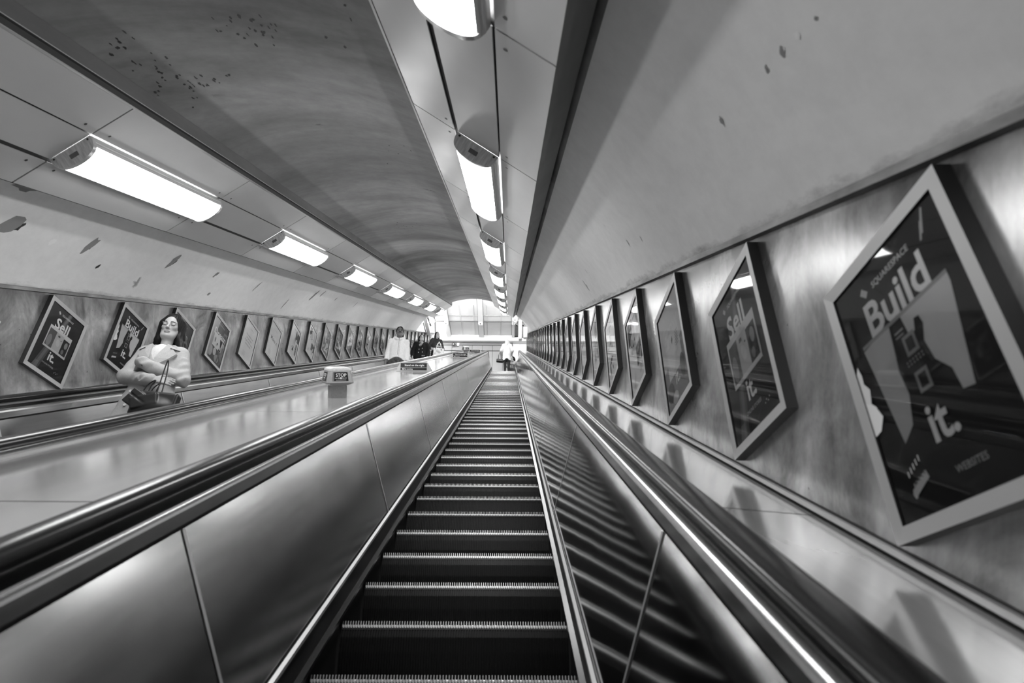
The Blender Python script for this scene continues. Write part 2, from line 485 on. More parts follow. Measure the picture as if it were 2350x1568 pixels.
def lamp_proto(side):
    """built round s=0; the root sits at the lamp's near end"""
    r = new_root('strip_lamp', T(side, .53, 0, 0), '', 'lamp')
    wd = .135; ex_, hh = 14, .098
    c = .53
    def P(u, h, s): return T(side, c + u*wd/TW, h, s)
    sec = [(-1, 0), (-1, .030), (-.95, .050)] + [(-.93*math.cos(PI*i/ex_), .050+(hh-.050)*math.sin(PI*i/ex_)) for i in range(1, ex_)] + [(.95, .050), (1, .030), (1, 0)]
    mb = MB()
    q = [(a, b) for a, b in sec[2:-2]]
    mb.grid([[P(a*.985, b, s) for a, b in q] for s in (.035, LPL-.035)], 0)
    mb.build('diffuser', M['lamp'], r)
    for e in (-1, 1):
        mb = MB()
        mb.grid([[P(e*1.03, 0, s), P(e*1.03, .028, s), P(e*1.01, .036, s), P(e*.99, .037, s), P(e*.985, .052, s), P(e*.90, .060, s), P(e*.88, .052, s)] for s in (.01, LPL-.01)], 0, None, False)
        mb.build('side_rail', M['lamp_metal'], r)
    for s0, s1, out in ((.0, .03, 1), (LPL-.03, LPL, 0)):
        mb = MB()
        k = [(a*1.02, b*1.06) for a, b in sec]
        mb.poly([P(a, b, s0) for a, b in k], 0, [(a, b) for a, b in k])
        mb.poly([P(a, b, s1) for a, b in k][::-1], 0, [(a, b) for a, b in k])
        mb.grid([[P(a, b, s0) for a, b in k], [P(a, b, s1) for a, b in k]], 1)
        ss = s0-.003 if out else s1+.003
        for u in (-.86, .86):
            mb.poly([P(u+.05*math.cos(v*PI/4), .014+.007*math.sin(v*PI/4), ss) for v in range(8)], 2)
        cp = mb.build('end_cap', [M['cap'], M['lamp_metal'], M['screw']], r)
        if out:
            mb = MB()
            mb.hexa([P(-.2, .04, s0-.004), P(.2, .04, s0-.004), P(.2, .04, s0+.001), P(-.2, .04, s0+.001),
                     P(-.2, .065, s0-.004), P(.2, .065, s0-.004), P(.2, .065, s0+.001), P(-.2, .065, s0+.001)], 0)
            mb.build('label_plate', M['grey_dark'], cp)
    return r
for side in ('left', 'right'):
    base = lamp_proto(side)
    used = False
    for k in (range(-1, 7) if side == 'right' else (-2, 0, 1, 2, 3, 4, 5, 6)):
        s = LP0+k*LPD+SH[side]
        o = copy_tree(base) if used else base
        used = True
        o.location = T(side, .53, 0, s)
        nm = {-2: 'behind the camera', -1: 'nearest, cut by the top of the picture'}.get(k, '%s lit lamp up the row' % ORD[k])
        if k == -2:
            o['label'] = 'lit strip lamp in the %s soffit, out of the picture behind the viewer' % side
        elif k == -1:
            o['label'] = 'lit strip lamp cut off by the top edge, nearest in the right soffit' if side == 'right' else 'lit strip lamp outside the left edge, lowest in the left soffit'
        else:
            n = k+1 if side == 'right' else k
            o['label'] = 'lit white strip lamp in the %s soffit, %s visible one from the bottom' % (side, ORD[n])
        o['group'] = 'strip lamps in the %s soffit' % side

# ------------------------------------------------------------------ escalators
HW = .494
PITCH_Y = .43*CA
def nose_z(y):
    """height of the stepping surface line over world y"""
    s = (y + BASE*SA)/CA
    # incline
    if s <= SE: return W(0, s, BASE).z if False else (y*math.tan(A) + BASE/CA)
    c = W(0, SE, BASE-RT)
    dy = y - c.y
    if dy < 0: return c.z + math.sqrt(max(RT*RT-dy*dy, 0))
    return ZF
def step_mesh():
    mb = MB(); h = HW
    mb.hexa([(-h, .004, -.03), (h, .004, -.03), (h, PITCH_Y+.004, -.03), (-h, PITCH_Y+.004, -.03),
             (-h, .004, -.012), (h, .004, -.012), (h, PITCH_Y+.004, -.012), (-h, PITCH_Y+.004, -.012)], 1)
    # curved riser, ribbed
    n = 88; p = 2*h/n
    prof = [(.006, -.012), (.004, -.06), (.010, -.12), (.022, -.18), (.036, -.225)]
    rows = []
    for (y, z) in prof:
        r = []
        for i in range(n):
            x = -h + i*p
            r += [(x, y, z), (x+p*.45, y, z), (x+p*.5, y+.007, z), (x+p*.95, y+.007, z)]
        r.append((h, y, z)); rows.append(r)
    mb.grid(rows, 0, None, False)
    # tread cleats: slim fins with a block at every second nose
    for i in range(n):
        x = -h + i*p + p*.5
        w_ = .0012
        mb.hexa([(x-w_, .0, -.013), (x+w_, .0, -.013), (x+w_, PITCH_Y, -.013), (x-w_, PITCH_Y, -.013),
                 (x-w_, .003, .002), (x+w_, .003, .002), (x+w_, PITCH_Y, .002), (x-w_, PITCH_Y, .002)], 1)
        mb.hexa([(x-w_, -.002, -.020), (x+w_, -.002, -.020), (x+w_, .004, -.020), (x-w_, .004, -.020),
                 (x-w_, -.001, .003), (x+w_, -.001, .003), (x+w_, .004, .003), (x-w_, .004, .003)], 2)
        ww = p*.36
        if True:
            o = .0 if i % 2 else .0015
            mb.hexa([(x+w_, -.003+o, -.024), (x+w_+ww*1.6, -.003+o, -.024), (x+w_+ww*1.6, .004, -.024), (x+w_, .004, -.024),
                     (x+w_, -.003+o, -.013-(i % 3)*.0012), (x+w_+ww*1.6, -.003+o, -.013-(i % 3)*.0012), (x+w_+ww*1.6, .004, -.012), (x+w_, .004, -.012)], 2)
    return mb

PIN = [(.512, -1.060), (.650, -.512)]          # inclined inner panel, half width / n
def escalator(c, label, phase):
    y0 = W(0, 2.24+phase, BASE).y
    root = new_root('escalator', (c, W(0, 8, BASE).y, W(0, 8, BASE).z), label, 'escalator')
    # steps
    k0 = int((W(0, S0+.6, BASE).y - y0)/PITCH_Y)
    first = None
    k = k0
    while True:
        y = y0 + k*PITCH_Y; k += 1
        if y > LAND.y + .25: break
        if first is None:
            r0 = root
            mb = step_mesh()
            # vertices already local to the step
            me_o = mb.build('step', [M['riser'], M['tread'], M['nose']])
            me_o.parent = root; first = me_o; o = me_o
        else:
            o = first.copy(); COL.objects.link(o)
        o.location = Vector((c, y, nose_z(y))) - root.location
    # black skirting, alloy strip, brush
    for e in (-1, 1):
        mb = MB()
        def X(h): return c + e*h
        sweep(mb, [(X(HW+.006), BASE-.22), (X(HW+.006), BASE+.03), (X(HW+.010), BASE+.155)], S0, ENDS-.3, 0, False)
        mb.build('skirting', M['skirt'], root)
        mb = MB()
        sweep(mb, [(X(HW+.004), BASE+.153), (X(HW-.001), BASE+.157), (X(HW-.001), BASE+.171), (X(HW+.012), BASE+.176)], S0, ENDS-.3, 0, False)
        mb.build('skirting_strip', M['strip'], root)
        mb = MB()
        sweep(mb, [(X(HW+.006), BASE+.06), (X(HW-.016), BASE+.055), (X(HW-.018), BASE+.045), (X(HW+.006), BASE+.04)], S0, ENDS-.3, 0, False)
        mb.build('brush_guard', M['rubber'], root)
        # inner panels, one sheet each
        a = S0; q = 1.65-2.12*3
        while a < ENDS-.3:
            b = q
            while b <= a+.05: b += 2.12
            b = min(b, ENDS-.3)
            mb = MB()
            sweep(mb, [(X(PIN[0][0]), PIN[0][1]), (X(PIN[1][0]), PIN[1][1])], a+.003, b-.003, 0, False)
            # returned edges, so that the sheet has thickness
            sweep(mb, [(X(PIN[0][0]+.004), PIN[0][1]-.002), (X(PIN[1][0]+.004), PIN[1][1]-.002)], a+.003, b-.003, 0, False)
            mb.build('side_panel', M['steel_panel_r' if (e == 1) else 'steel_panel'], root)
            if b < ENDS-.4:
                mb = MB()
                d_ = .0035
                sweep(mb, [(X(PIN[0][0]-d_), PIN[0][1]), (X(PIN[1][0]-d_), PIN[1][1])], b-.007, b+.007, 0, False)
                mb.build('joint_strip', M['strip'], root)
            a = b
        mb = MB()
        sweep(mb, [(X(PIN[0][0]+.009), PIN[0][1]-.01), (X(PIN[1][0]+.009), PIN[1][1]+.01)], S0, ENDS-.3, 0, False)
        mb.build('panel_backing', M['gap'], root)
        mb = MB()
        sweep(mb, [(X(.662), -.516), (X(.662), -.502)], S0, ENDS-.1, 0, False)
        mb.build('panel_gap', M['gap'], root)
        # polished moulding under the handrail
        mb = MB()
        sweep(mb, [(X(.668), -.506), (X(.651), -.504), (X(.648), -.500), (X(.647), -.464), (X(.650), -.457), (X(.660), -.456), (X(.660), -.451), (X(.653), -.450), (X(.651), -.446), (X(.654), -.442),
                   (X(.678), -.424), (X(.680), -.405), (X(.697), -.405), (X(.705), -.412), (X(.714), -.420), (X(.722), -.430), (X(.724), -.452)], S0, ENDS-.1, 0, False)
        mb.build('handrail_moulding', M['chrome'], root)
        # rubber handrail, closed section, with the turned-down end at the landing
        sec = [(.646, -.408), (.636, -.404), (.629, -.395), (.627, -.384), (.630, -.372), (.639, -.364), (.655, -.360), (.675, -.359),
               (.692, -.361), (.705, -.366), (.713, -.375), (.715, -.387), (.711, -.398), (.702, -.405), (.690, -.408)]
        mb = MB()
        rows = []
        for s in stations(S0, ENDS, 1.0):
            rows.append([path_s(s, X(h), n) for h, n in sec])
        lastc = path_s(ENDS, 0, -.384)
        R_ = .24
        for i in range(1, 13):
            a_ = i/12*PI*1.08
            cy, cz = lastc.y, lastc.z-R_
            rows.append([Vector((X(h), cy + math.sin(a_)*(R_+(n+.384)), cz + math.cos(a_)*(R_+(n+.384)))) for h, n in sec])
        mb.grid(rows, 0, None, True, True)
        hr = mb.build('handrail', M['rubber'], root)
        # rounded end of the balustrade
        mb = MB()
        pr = [(lastc.y-.4, lastc.z-.16)]
        bz = ZF
        pr = [(path_s(ENDS-.45, 0, 0).y, lastc.z-.035)] + [(lastc.y+math.sin(i/8*PI)*.20, lastc.z-.24+math.cos(i/8*PI)*.20) for i in range(9)] + [(lastc.y, bz+.18), (lastc.y-.15, bz), (path_s(ENDS-.45, 0, 0).y, bz)]
        mb.prism(pr, X(.652), X(.69), 0, lambda a_, b_, z_: (z_, a_, b_))
        mb.build('balustrade_end', M['steel_panel'], root)
    # comb plate
    mb = MB()
    mb.hexa([(c-HW-.02, LAND.y+.30, ZF-.02), (c+HW+.02, LAND.y+.30, ZF-.02), (c+HW+.02, LAND.y+.75, ZF-.02), (c-HW-.02, LAND.y+.75, ZF-.02),
             (c-HW-.02, LAND.y+.33, ZF+.004), (c+HW+.02, LAND.y+.33, ZF+.004), (c+HW+.02, LAND.y+.75, ZF+.012), (c-HW-.02, LAND.y+.75, ZF+.012)])
    mb.build('comb_plate', M['strip'], root)
    return root
M['steel_panel_r'] = m_metal('smooth_steel_panel', .55, .075, .12, (2, 10, 1), 1.0, .06, 1.1)
CU = -.227; CD = -2.50
esc_up = escalator(CU, 'empty black stepped escalator rising straight ahead in the middle of the picture', 0)
esc_dn = escalator(CD, 'escalator on the left carrying the standing passengers', .17)

# ------------------------------------------------------------------ decks between and beside the escalators
def deck(x0, x1, n0, n1, label, edge=0, lip=True):
    root = new_root('escalator_deck', W((x0+x1)/2, 6, n0), label, 'deck')
    a = S0
    while a < ENDS-.05:
        b = 1.62-2.06*3
        while b <= a+.05: b += 2.06
        b = min(b, ENDS)
        mb = MB()
        sweep(mb, [(x0, n0), (x1, n1)], a+.0035, b-.0035, 0, False)
        sweep(mb, [(x1, n1-.003), (x0, n0-.003)], a+.002, b-.002, 0, False)
        mb.build('deck_sheet', M['steel_deck'], root)
        a = b
    mb = MB()
    sweep(mb, [(x0, n0-.006), (x1, n1-.006)], S0, ENDS, 0, False)
    mb.build('joint_backing', M['white'], root)
    return root
ND = -.432
deck(CU-.722, CD+.722, ND, ND, 'wide pale metal deck between the two escalators, carrying the signs and stop boxes')
deck(CU+.722, XR-.012, ND, NB+.012, 'narrow pale metal deck along the foot of the right poster wall')
deck(CD-.722, XL+.012, ND, NB+.012, 'narrow metal deck along the foot of the left poster wall')

# ------------------------------------------------------------------ lettering
_tc = {}
def letters(body, size=1.0, bold=0.0, depth=0.0):
    """filled outlines of a text as (verts, faces, width)"""
    key = (body, bold)
    if key not in _tc:
        cu = bpy.data.curves.new('t', 'FONT'); cu.body = body; cu.size = 1.0; cu.offset = bold
        cu.align_x = 'CENTER'; cu.align_y = 'BOTTOM_BASELINE'; cu.resolution_u = 3
        o = bpy.data.objects.new('t', cu); COL.objects.link(o)
        dg = bpy.context.evaluated_depsgraph_get(); dg.update()
        me = bpy.data.meshes.new_from_object(o.evaluated_get(dg))
        _tc[key] = ([v.co.copy() for v in me.vertices], [tuple(p.vertices) for p in me.polygons])
        bpy.data.objects.remove(o); bpy.data.curves.remove(cu); bpy.data.meshes.remove(me)
    vs, fs = _tc[key]
    return [(v.x*size, v.y*size) for v in vs], fs
def put_text(mb, body, x, y, z, size, m, bold=0.0, sx=1.0, f=None):
    vs, fs = letters(body, size, bold)
    i = len(mb.v)
    for a, b in vs:
        p = (x+a*sx, y+b, z)
        mb.v.append(Vector(f(*p) if f else p))
    for q in fs:
        mb.f.append(tuple(i+k for k in q)); mb.m.append(m); mb.sm.append(False)
        mb.uv.append([(0, 0)]*len(q))

# ------------------------------------------------------------------ framed posters
PW, PH, FWD, FD = .455, .605, .032, .036
def frame_mesh():
    mb = MB(); a, b = PW/2, PH/2; c, d = a-FWD, b-FWD
    o = [(-a, -b), (a, -b), (a, b), (-a, b)]; i = [(-c, -d), (c, -d), (c, d), (-c, d)]
    for k in range(4):
        p, q = o[k], o[(k+1) % 4]; r, s = i[(k+1) % 4], i[k]
        L = math.hypot(q[0]-p[0], q[1]-p[1])
        mb.poly([(p[0], p[1], FD), (q[0], q[1], FD), (r[0], r[1], FD-.002), (s[0], s[1], FD-.002)], 0)
        mb.poly([(p[0], p[1], 0), (q[0], q[1], 0), (q[0], q[1], FD), (p[0], p[1], FD)], 1)
        mb.poly([(s[0], s[1], FD-.002), (r[0], r[1], FD-.002), (r[0], r[1], FD-.012), (s[0], s[1], FD-.012)], 1)
        mb.poly([(p[0], p[1], 0), (s[0], s[1], 0), (r[0], r[1], 0), (q[0], q[1], 0)], 1)
    return mb
Z0 = FD-.010
ZG = FD-.006
C_, D_ = PW/2-FWD, PH/2-FWD
def R2(mb, x0, y0, x1, y1, z, m): mb.poly([(x0, y0, z), (x1, y0, z), (x1, y1, z), (x0, y1, z)], m)
def clip_poly(pts):
    return [(max(-C_, min(C_, x)), max(-D_, min(D_, y))) for x, y in pts]
class Print:
    def __init__(s, bg): s.mb = MB(); s.inks = []; s.z = Z0; s.rect(-C_, -D_, C_, D_, bg)
    def ink(s, v):
        m = pg(v)
        if m not in s.inks: s.inks.append(m)
        return s.inks.index(m)
    def up(s): s.z += .00012
    def rect(s, x0, y0, x1, y1, v):
        x0, x1 = max(x0, -C_), min(x1, C_); y0, y1 = max(y0, -D_), min(y1, D_)
        R2(s.mb, x0, y0, x1, y1, s.z, s.ink(v)); s.up()
    def poly(s, pts, v):
        s.mb.poly([(x, y, s.z) for x, y in clip_poly(pts)], s.ink(v)); s.up()
    def ell(s, x, y, rx, ry, v, rot=0, n=20):
        s.poly([(x+math.cos(rot)*rx*math.cos(i*2*PI/n)-math.sin(rot)*ry*math.sin(i*2*PI/n),
                 y+math.sin(rot)*rx*math.cos(i*2*PI/n)+math.cos(rot)*ry*math.sin(i*2*PI/n)) for i in range(n)], v)
    def text(s, t, x, y, size, v, bold=.0, sx=1.0):
        put_text(s.mb, t, x, y, s.z, size, s.ink(v), bold, sx); s.up()
    def logo(s, v, x=0.0, y=.215):
        s.text('SQUARESPACE', x+.014, y, .021, v, .012)
        for k in (-1, 0, 1):
            cx = x-.088 + k*.006; cy = y+.0075 - k*.006
            s.poly([(cx-.008, cy-.003), (cx-.003, cy-.008), (cx+.008, cy+.003), (cx+.003, cy+.008)], v)
    def done(s, name, parent):
        o = s.mb.build(name, s.inks); o.parent = parent
        return o

def art_sell(p):
    bg = .035
    p.poly([(.01, .27), (.05, .27), (-.08, -.27), (-.15, -.27)], .13)
    p.poly([(.02, .27), (.04, .27), (-.10, -.27), (-.13, -.27)], .22)
    p.logo(.75)
    p.text('Sell', -.005, .096, .122, .95, .022)
    p.rect(-.125, -.085, .14, .100, .78)
    p.rect(-.115, -.070, -.035, .075, .16); p.ell(-.085, -.02, .025, .05, .35)
    p.rect(-.035, -.070, .055, .075, .62); p.rect(-.012, .045, .012, .060, .12); p.ell(.01, .0, .02, .03, .72, .4); p.ell(.035, .03, .006, .004, .1)
    p.rect(.055, -.070, .13, .062, .05); p.ell(.10, .02, .018, .028, .4); p.ell(.085, -.04, .015, .02, .25)
    p.rect(-.035, -.085, .14, -.068, .78)
    p.text('it.', .01, -.165, .105, .95, .022)
    p.text('ONLINE STORES', .0, -.205, .018, .6, .01)
    for k in range(4): p.ell(.11+k*.012-.02, -.225+(k % 2)*.008, .003, .003, .7)
    for k in range(5): p.poly([(-.150+k*.012, -.268), (-.146+k*.012, -.268), (-.125+k*.008, -.215), (-.128+k*.008, -.215)], .4)
def art_build(p):
    p.logo(.75)
    p.poly([(.125, .215), (.135, .215), (.155, .262), (.150, .264)], .5); p.poly([(.120, .205), (.126, .205), (.14, .24), (.136, .242)], .5); p.ell(.137, .232, .007, .004, .5, .6)
    p.text('Build', .0, .118, .112, .95, .022)
    # two pale halves with the dark body of a guitar between them
    L = [(-.135, .10), (-.055, .115), (-.042, .095), (-.036, .065), (-.046, .035), (-.060, .010), (-.055, -.03), (-.065, -.075), (-.095, -.115), (-.135, -.09)]
    Rr = [(-.055, .115), (.145, .115), (.145, -.095), (.095, -.10), (.075, -.045), (.040, -.02), (.028, .02), (.040, .055), (.030, .075), (.012, .060), (.002, .078), (-.02, .085)]
    p.poly([(-.15, .105), (-.045, .115), (-.055, .05), (-.062, .01), (-.055, -.04), (-.075, -.10), (-.115, -.125)], .66)
    p.poly([(-.005, .115), (.15, .115), (.15, .09), (.112, -.10), (.082, -.095), (.076, -.05), (.045, -.015), (.036, .03), (.050, .062), (.045, .082), (.030, .084), (.022, .062), (.004, .055)], .74)
    p.poly([(-.150, .108), (.15, .108), (.15, .117), (-.150, .117)], .42)
    for cy in (.045, -.035):
        p.rect(-.022, cy-.022, .018, cy+.022, .40); p.rect(-.014, cy-.014, .010, cy+.014, .04)
    for k in range(12): p.rect(-.03+(k % 6)*.010, .004+(k//6)*.007, -.026+(k % 6)*.010, .008+(k//6)*.007, .45)
    p.rect(-.035, .080, -.005, .084, .5); p.rect(-.035, .070, -.008, .074, .4)
    p.text('it.', .01, -.155, .105, .95, .022)
    p.text('WEBSITES', .04, -.222, .019, .55, .012)
    p.poly([(-.135, -.215), (-.080, -.190), (-.075, -.205), (-.130, -.230)], .7)
    p.poly([(-.137, -.222), (-.132, -.212), (-.125, -.230), (-.132, -.233)], .7)
    for k in range(5): p.rect(-.126+k*.010, -.211+k*.0035, -.121+k*.010, -.204+k*.0035, .12)
    for k in range(5): p.rect(-.132+k*.011, -.190+k*.005, -.130+k*.011, -.178+k*.005, .6)
    # pale figure cut by the left edge
    p.poly([(-.195, .07), (-.185, .085), (-.178, .06), (-.180, .04), (-.165, .02), (-.175, -.01), (-.16, -.025), (-.175, -.04), (-.195, -.03)], .62)
    p.poly([(-.195, .0), (-.165, -.02), (-.150, -.05), (-.170, -.075), (-.195, -.08)], .70)
def art_dream(p):
    p.poly([(-C_, D_), (-.05, D_), (-.09, .1), (-.15, -.27), (-C_, -.27)], .50)
    p.poly([(.09, .18), (C_, .2), (C_, -.2), (.12, -.15), (.10, .0)], .30)
    for k in range(5): p.poly([(.12+k*.012, .16), (.128+k*.012, .16), (.12+k*.02, .04), (.11+k*.02, .04)], .08)
    p.ell(.17, .22, .02, .03, .1, .5); p.ell(.15, .02, .025, .03, .6)
    p.logo(.72)
    p.text('Dream', .015, .065, .115, .85, .02)
    p.rect(-.12, -.09, .125, .085, .8)
    p.poly([(.04, .06), (.115, .06), (.10, -.02), (.12, -.085), (.05, -.09), (.075, -.03)], .08)
    p.ell(.085, -.05, .014, .02, .7); p.ell(-.07, .0, .014, .035, .35); p.ell(.0, -.03, .012, .02, .1); p.ell(-.01, -.05, .02, .01, .6)
    p.ell(-.02, -.14, .04, .05, .66); p.ell(-.12, -.17, .05, .07, .52); p.ell(.06, -.20, .06, .05, .42); p.poly([(.08, -.1), (.12, -.1), (.08, -.27), (.06, -.27)], .22)
def art_lines(p):
    p.text('SQUARESPACE', .03, .19, .018, .35, .0)
    for k, t in enumerate(('No matter how', 'far you have', 'to go or how long', 'the day was')):
        p.text(t, .0, .07-k*.045, .036, .28, .004)
    for k in range(5): p.rect(-.11, -.175-k*.016, -.02-(k % 2)*.015, -.172-k*.016, .45)
def art_make(p):
    p.text('SQUARESPACE', .03, .19, .018, .45, .0)
    p.text('Make it', .0, .0, .088, .16, .01)
    for k in range(5): p.rect(-.11, -.175-k*.016, -.02-(k % 2)*.015, -.172-k*.016, .45)
def art_grow(p):
    p.poly([(-C_, -.05), (C_, .02), (C_, -D_), (-C_, -D_)], .30)
    p.logo(.7)
    p.text('Grow', -.01, .085, .12, .72, .02)
    p.rect(-.12, -.12, .13, .10, .72); p.ell(-.03, .0, .07, .10, .8); p.poly([(.0, .03), (.02, .05), (.012, .075), (-.008, .055)], .12)
    for k in range(6): p.rect(.06, .06-k*.014, .11, .064-k*.014, .25)
    p.text('it.', .02, -.18, .10, .8, .02)
    p.ell(-.12, -.18, .06, .05, .12); p.ell(.12, -.14, .04, .06, .18); p.ell(-.05, -.23, .05, .03, .55)
def art_name(p):
    p.logo(.5); p.text('Name', .0, .085, .115, .62, .02)
    p.rect(-.11, -.08, .12, .085, .30); p.poly([(.02, .07), (.11, .03), (.10, -.07), (.04, -.06)], .7); p.ell(-.05, .0, .03, .05, .08)
    p.text('it.', .01, -.16, .10, .62, .02)
def collage(seed):
    rr = random.Random(seed)
    def f(p):
        for k in range(4):
            x, y = rr.uniform(-.17, .1), rr.uniform(-.25, .15)
            p.rect(x, y, x+rr.uniform(.06, .2), y+rr.uniform(.04, .2), rr.choice((.1, .25, .45, .62, .75)))
        for k in range(7):
            p.ell(rr.uniform(-.14, .14), rr.uniform(-.2, .2), rr.uniform(.015, .05), rr.uniform(.02, .07), rr.choice((.05, .15, .4, .6, .8)), rr.uniform(0, 3))
        for k in range(3):
            x = rr.uniform(-.15, .1); y = rr.uniform(-.25, .2)
            p.poly([(x, y), (x+rr.uniform(.02, .08), y+.01), (x+rr.uniform(.0, .1), y+rr.uniform(.05, .15))], rr.choice((.1, .7, .8)))
        p.rect(-.1, .2, .1, .212, .5)
    return f
ART = {'sell': (art_sell, .040, 'dark Sell it poster'),
       'build': (art_build, .030, 'dark Build it poster with a guitar shape'),
       'name': (art_name, .14, 'grey Name it poster'),
       'dream': (art_dream, .16, 'grey picture poster reading Dream'),
       'lines': (art_lines, .82, 'pale poster with four lines of lettering'),
       'make': (art_make, .80, 'pale poster reading Make it'),
       'grow': (art_grow, .66, 'pale grey Grow it poster'),
       'c0': (collage(1), .80, 'pale picture poster'), 'c1': (collage(22), .80, 'pale picture poster'),
       'c2': (collage(3), .30, 'grey picture poster'), 'c3': (collage(14), .09, 'dark picture poster'),
       'c4': (collage(5), .34, 'grey picture poster'), 'c5': (collage(61), .22, 'grey picture poster'),
       'c6': (collage(7), .80, 'pale picture poster'), 'c7': (collage(81), .45, 'grey picture poster')}
_fm = {}
def poster(kind, loc, side, label, group):
    rot = Matrix(((0, 0, 1), (1, 0, 0), (0, 1, 0))) if side == 'left' else Matrix(((0, 0, -1), (-1, 0, 0), (0, 1, 0)))
    r = new_root('framed_poster', loc, label, 'poster', group, rot=rot.to_euler())
    if 'frame' not in _fm:
        o = frame_mesh().build('frame', [M['frame'], M['frame_side']]); _fm['frame'] = o.data
        mb = MB(); R2(mb, -C_, -D_, C_, D_, ZG, 0); q = mb.build('glass_pane', M['glass']); _fm['glass'] = q.data
    else:
        o = bpy.data.objects.new('frame', _fm['frame']); COL.objects.link(o)
        q = bpy.data.objects.new('glass_pane', _fm['glass']); COL.objects.link(q)
    o.parent = r; q.parent = r
    if kind not in _fm:
        f, bg, _ = ART[kind]; p = Print(bg); f(p); pr = p.done('printed_sheet', r); _fm[kind] = pr.data
    else:
        pr = bpy.data.objects.new('printed_sheet', _fm[kind]); COL.objects.link(pr); pr.parent = r
    return r
left_seq = ['build', 'sell', 'build', 'name', 'dream', 'lines', 'make', 'c1', 'c0', 'c2', 'c3', 'c4', 'c5', 'c6', 'c7', 'c4', 'c1', 'c2', 'c0', 'c6', 'c5', 'c7', 'c1', 'c6', 'c2', 'c0', 'c7', 'c1']
NPC = .342
for k, kind in enumerate(left_seq):
    s = 4.82 + .893*(k-1)
    if s > SW-.8: break
    c = W(XL+.0005, s, NPC) + Vector((0, PW/2, -PH/2))
    what = ART[kind][2]
    if k == 0: what = 'dark framed poster cut off by the left edge of the picture'; 
    where = ('left wall, %s from the left edge' % ORD[k]) if k else ''
    if k == 2: what = 'dark Build it poster just left of the woman in the pale coat'; where = ''
    if k == 3: what = 'framed poster partly hidden behind the head of the long-haired woman'; where = ''
    poster(kind, c, 'left', 'framed ' + what + (', ' + where if where else '') if not what.startswith(('framed', 'dark framed')) else what + (', ' + where if where else ''), 'framed posters on the left wall')
right_seq = ['lines', 'build', 'sell', 'grow', 'c0', 'c6', 'c1', 'make', 'c6', 'c0', 'c7', 'c2', 'c4', 'c1', 'c5', 'c6', 'c2', 'c7', 'c0', 'c4', 'c1', 'c6', 'c2', 'c5', 'c7', 'c0', 'c1', 'c6', 'c4', 'c2', 'c0']
for k, kind in enumerate(right_seq):
    s = 1.145 + .896*(k-1)
    if s > SW-1.2: break
    c = W(XR-.0005, s, NPC-.002) + Vector((0, PW/2, -PH/2))
    what = ART[kind][2]
    if k == 0: lab = 'framed poster on the right wall behind the viewer, outside the picture'
    elif k == 1: lab = 'largest framed poster, reading Build it, at the right edge of the picture'
    elif k == 2: lab = 'framed dark poster reading Sell it on the right wall, next to the largest one'
    else: lab = 'framed %s, %s up the right wall from the right edge' % (what, ORD[k-1])
    poster(kind, c, 'right', lab, 'framed posters on the right wall')

# ------------------------------------------------------------------ things standing on the middle deck
def deck_frame(px, py, s, x=None):
    n = ND
    x_, n_ = at(px, py, s)
    return x_, n
def sign_board(x, s, label, small=False):
    """folded alloy wedge with a black notice on its face, square to the deck"""
    o = W(x, s, ND)
    r = new_root('notice_stand', o, label, 'sign', 'keep-right notices on the middle deck')
    def P(a, b, c): return W(x+a, s+c, ND+b)
    mb = MB()
    b0 = [(-.25, 0, 0), (.25, 0, 0), (.25, 0, .17), (-.25, 0, .17)]
    t0 = [(-.195, .128, .02), (.195, .128, .02), (.195, .128, .045), (-.195, .128, .045)]
    mb.hexa([P(*q) for q in b0] + [P(*q) for q in t0], 0)
    mb.build('stand', M['alloy'], r, bevel=.004)
    mb = MB()
    def Q(a, b, e=0): return P(a, b, .02*b/.128 - .004 - e)
    def QL(x0, y0, x1, y1, e, m): mb.poly([Q(x0, y0, e), Q(x1, y0, e), Q(x1, y1, e), Q(x0, y1, e)], m)
    mb.hexa([P(-.19, .012, -.003), P(.19, .012, -.003), P(.19, .012, .012), P(-.19, .012, .012),
             P(-.19, .122, .014), P(.19, .122, .014), P(.19, .122, .03), P(-.19, .122, .03)], 0)
    QL(-.184, .058, .184, .117, .002, 1); QL(-.184, .016, .184, .052, .002, 1)
    bx = mb.build('plate', [M['strip'], M['sign_black']], r)
    mb = MB()
    put_text(mb, 'Stand on the right', .01, .074, 0, .040, 0, .012, .95, lambda a, b, c: Q(a, b, .0035))
    put_text(mb, 'No smoking', -.075, .026, 0, .026, 0, .012, .95, lambda a, b, c: Q(a, b, .0035))
    # ringed cigarette mark
    cx, cy = -.150, .034
    for i in range(16):
        a0, a1 = i*PI/8, (i+1)*PI/8
        mb.poly([Q(cx+math.cos(t)*rr, cy+math.sin(t)*rr, .0035) for t, rr in ((a0, .013), (a1, .013), (a1, .009), (a0, .009))], 0)
    mb.poly([Q(cx-.010, cy+.007, .0035), Q(cx-.007, cy+.010, .0035), Q(cx+.010, cy-.007, .0035), Q(cx+.007, cy-.010, .0035)], 0)
    mb.poly([Q(cx-.006, cy-.002, .0035), Q(cx+.006, cy-.002, .0035), Q(cx+.006, cy+.001, .0035), Q(cx-.006, cy+.001, .0035)], 0)
    mb.build('lettering', M['sign_white'], bx)
    return r
sign_board(-1.34, 8.60, 'nearest and largest Stand on the right notice, below the man in the white jacket')
sign_board(-1.26, 15.8, 'Stand on the right notice, the middle one of three up the deck')
sign_board(-1.24, 22.2, 'Stand on the right notice, farthest and smallest, at the top of the deck')

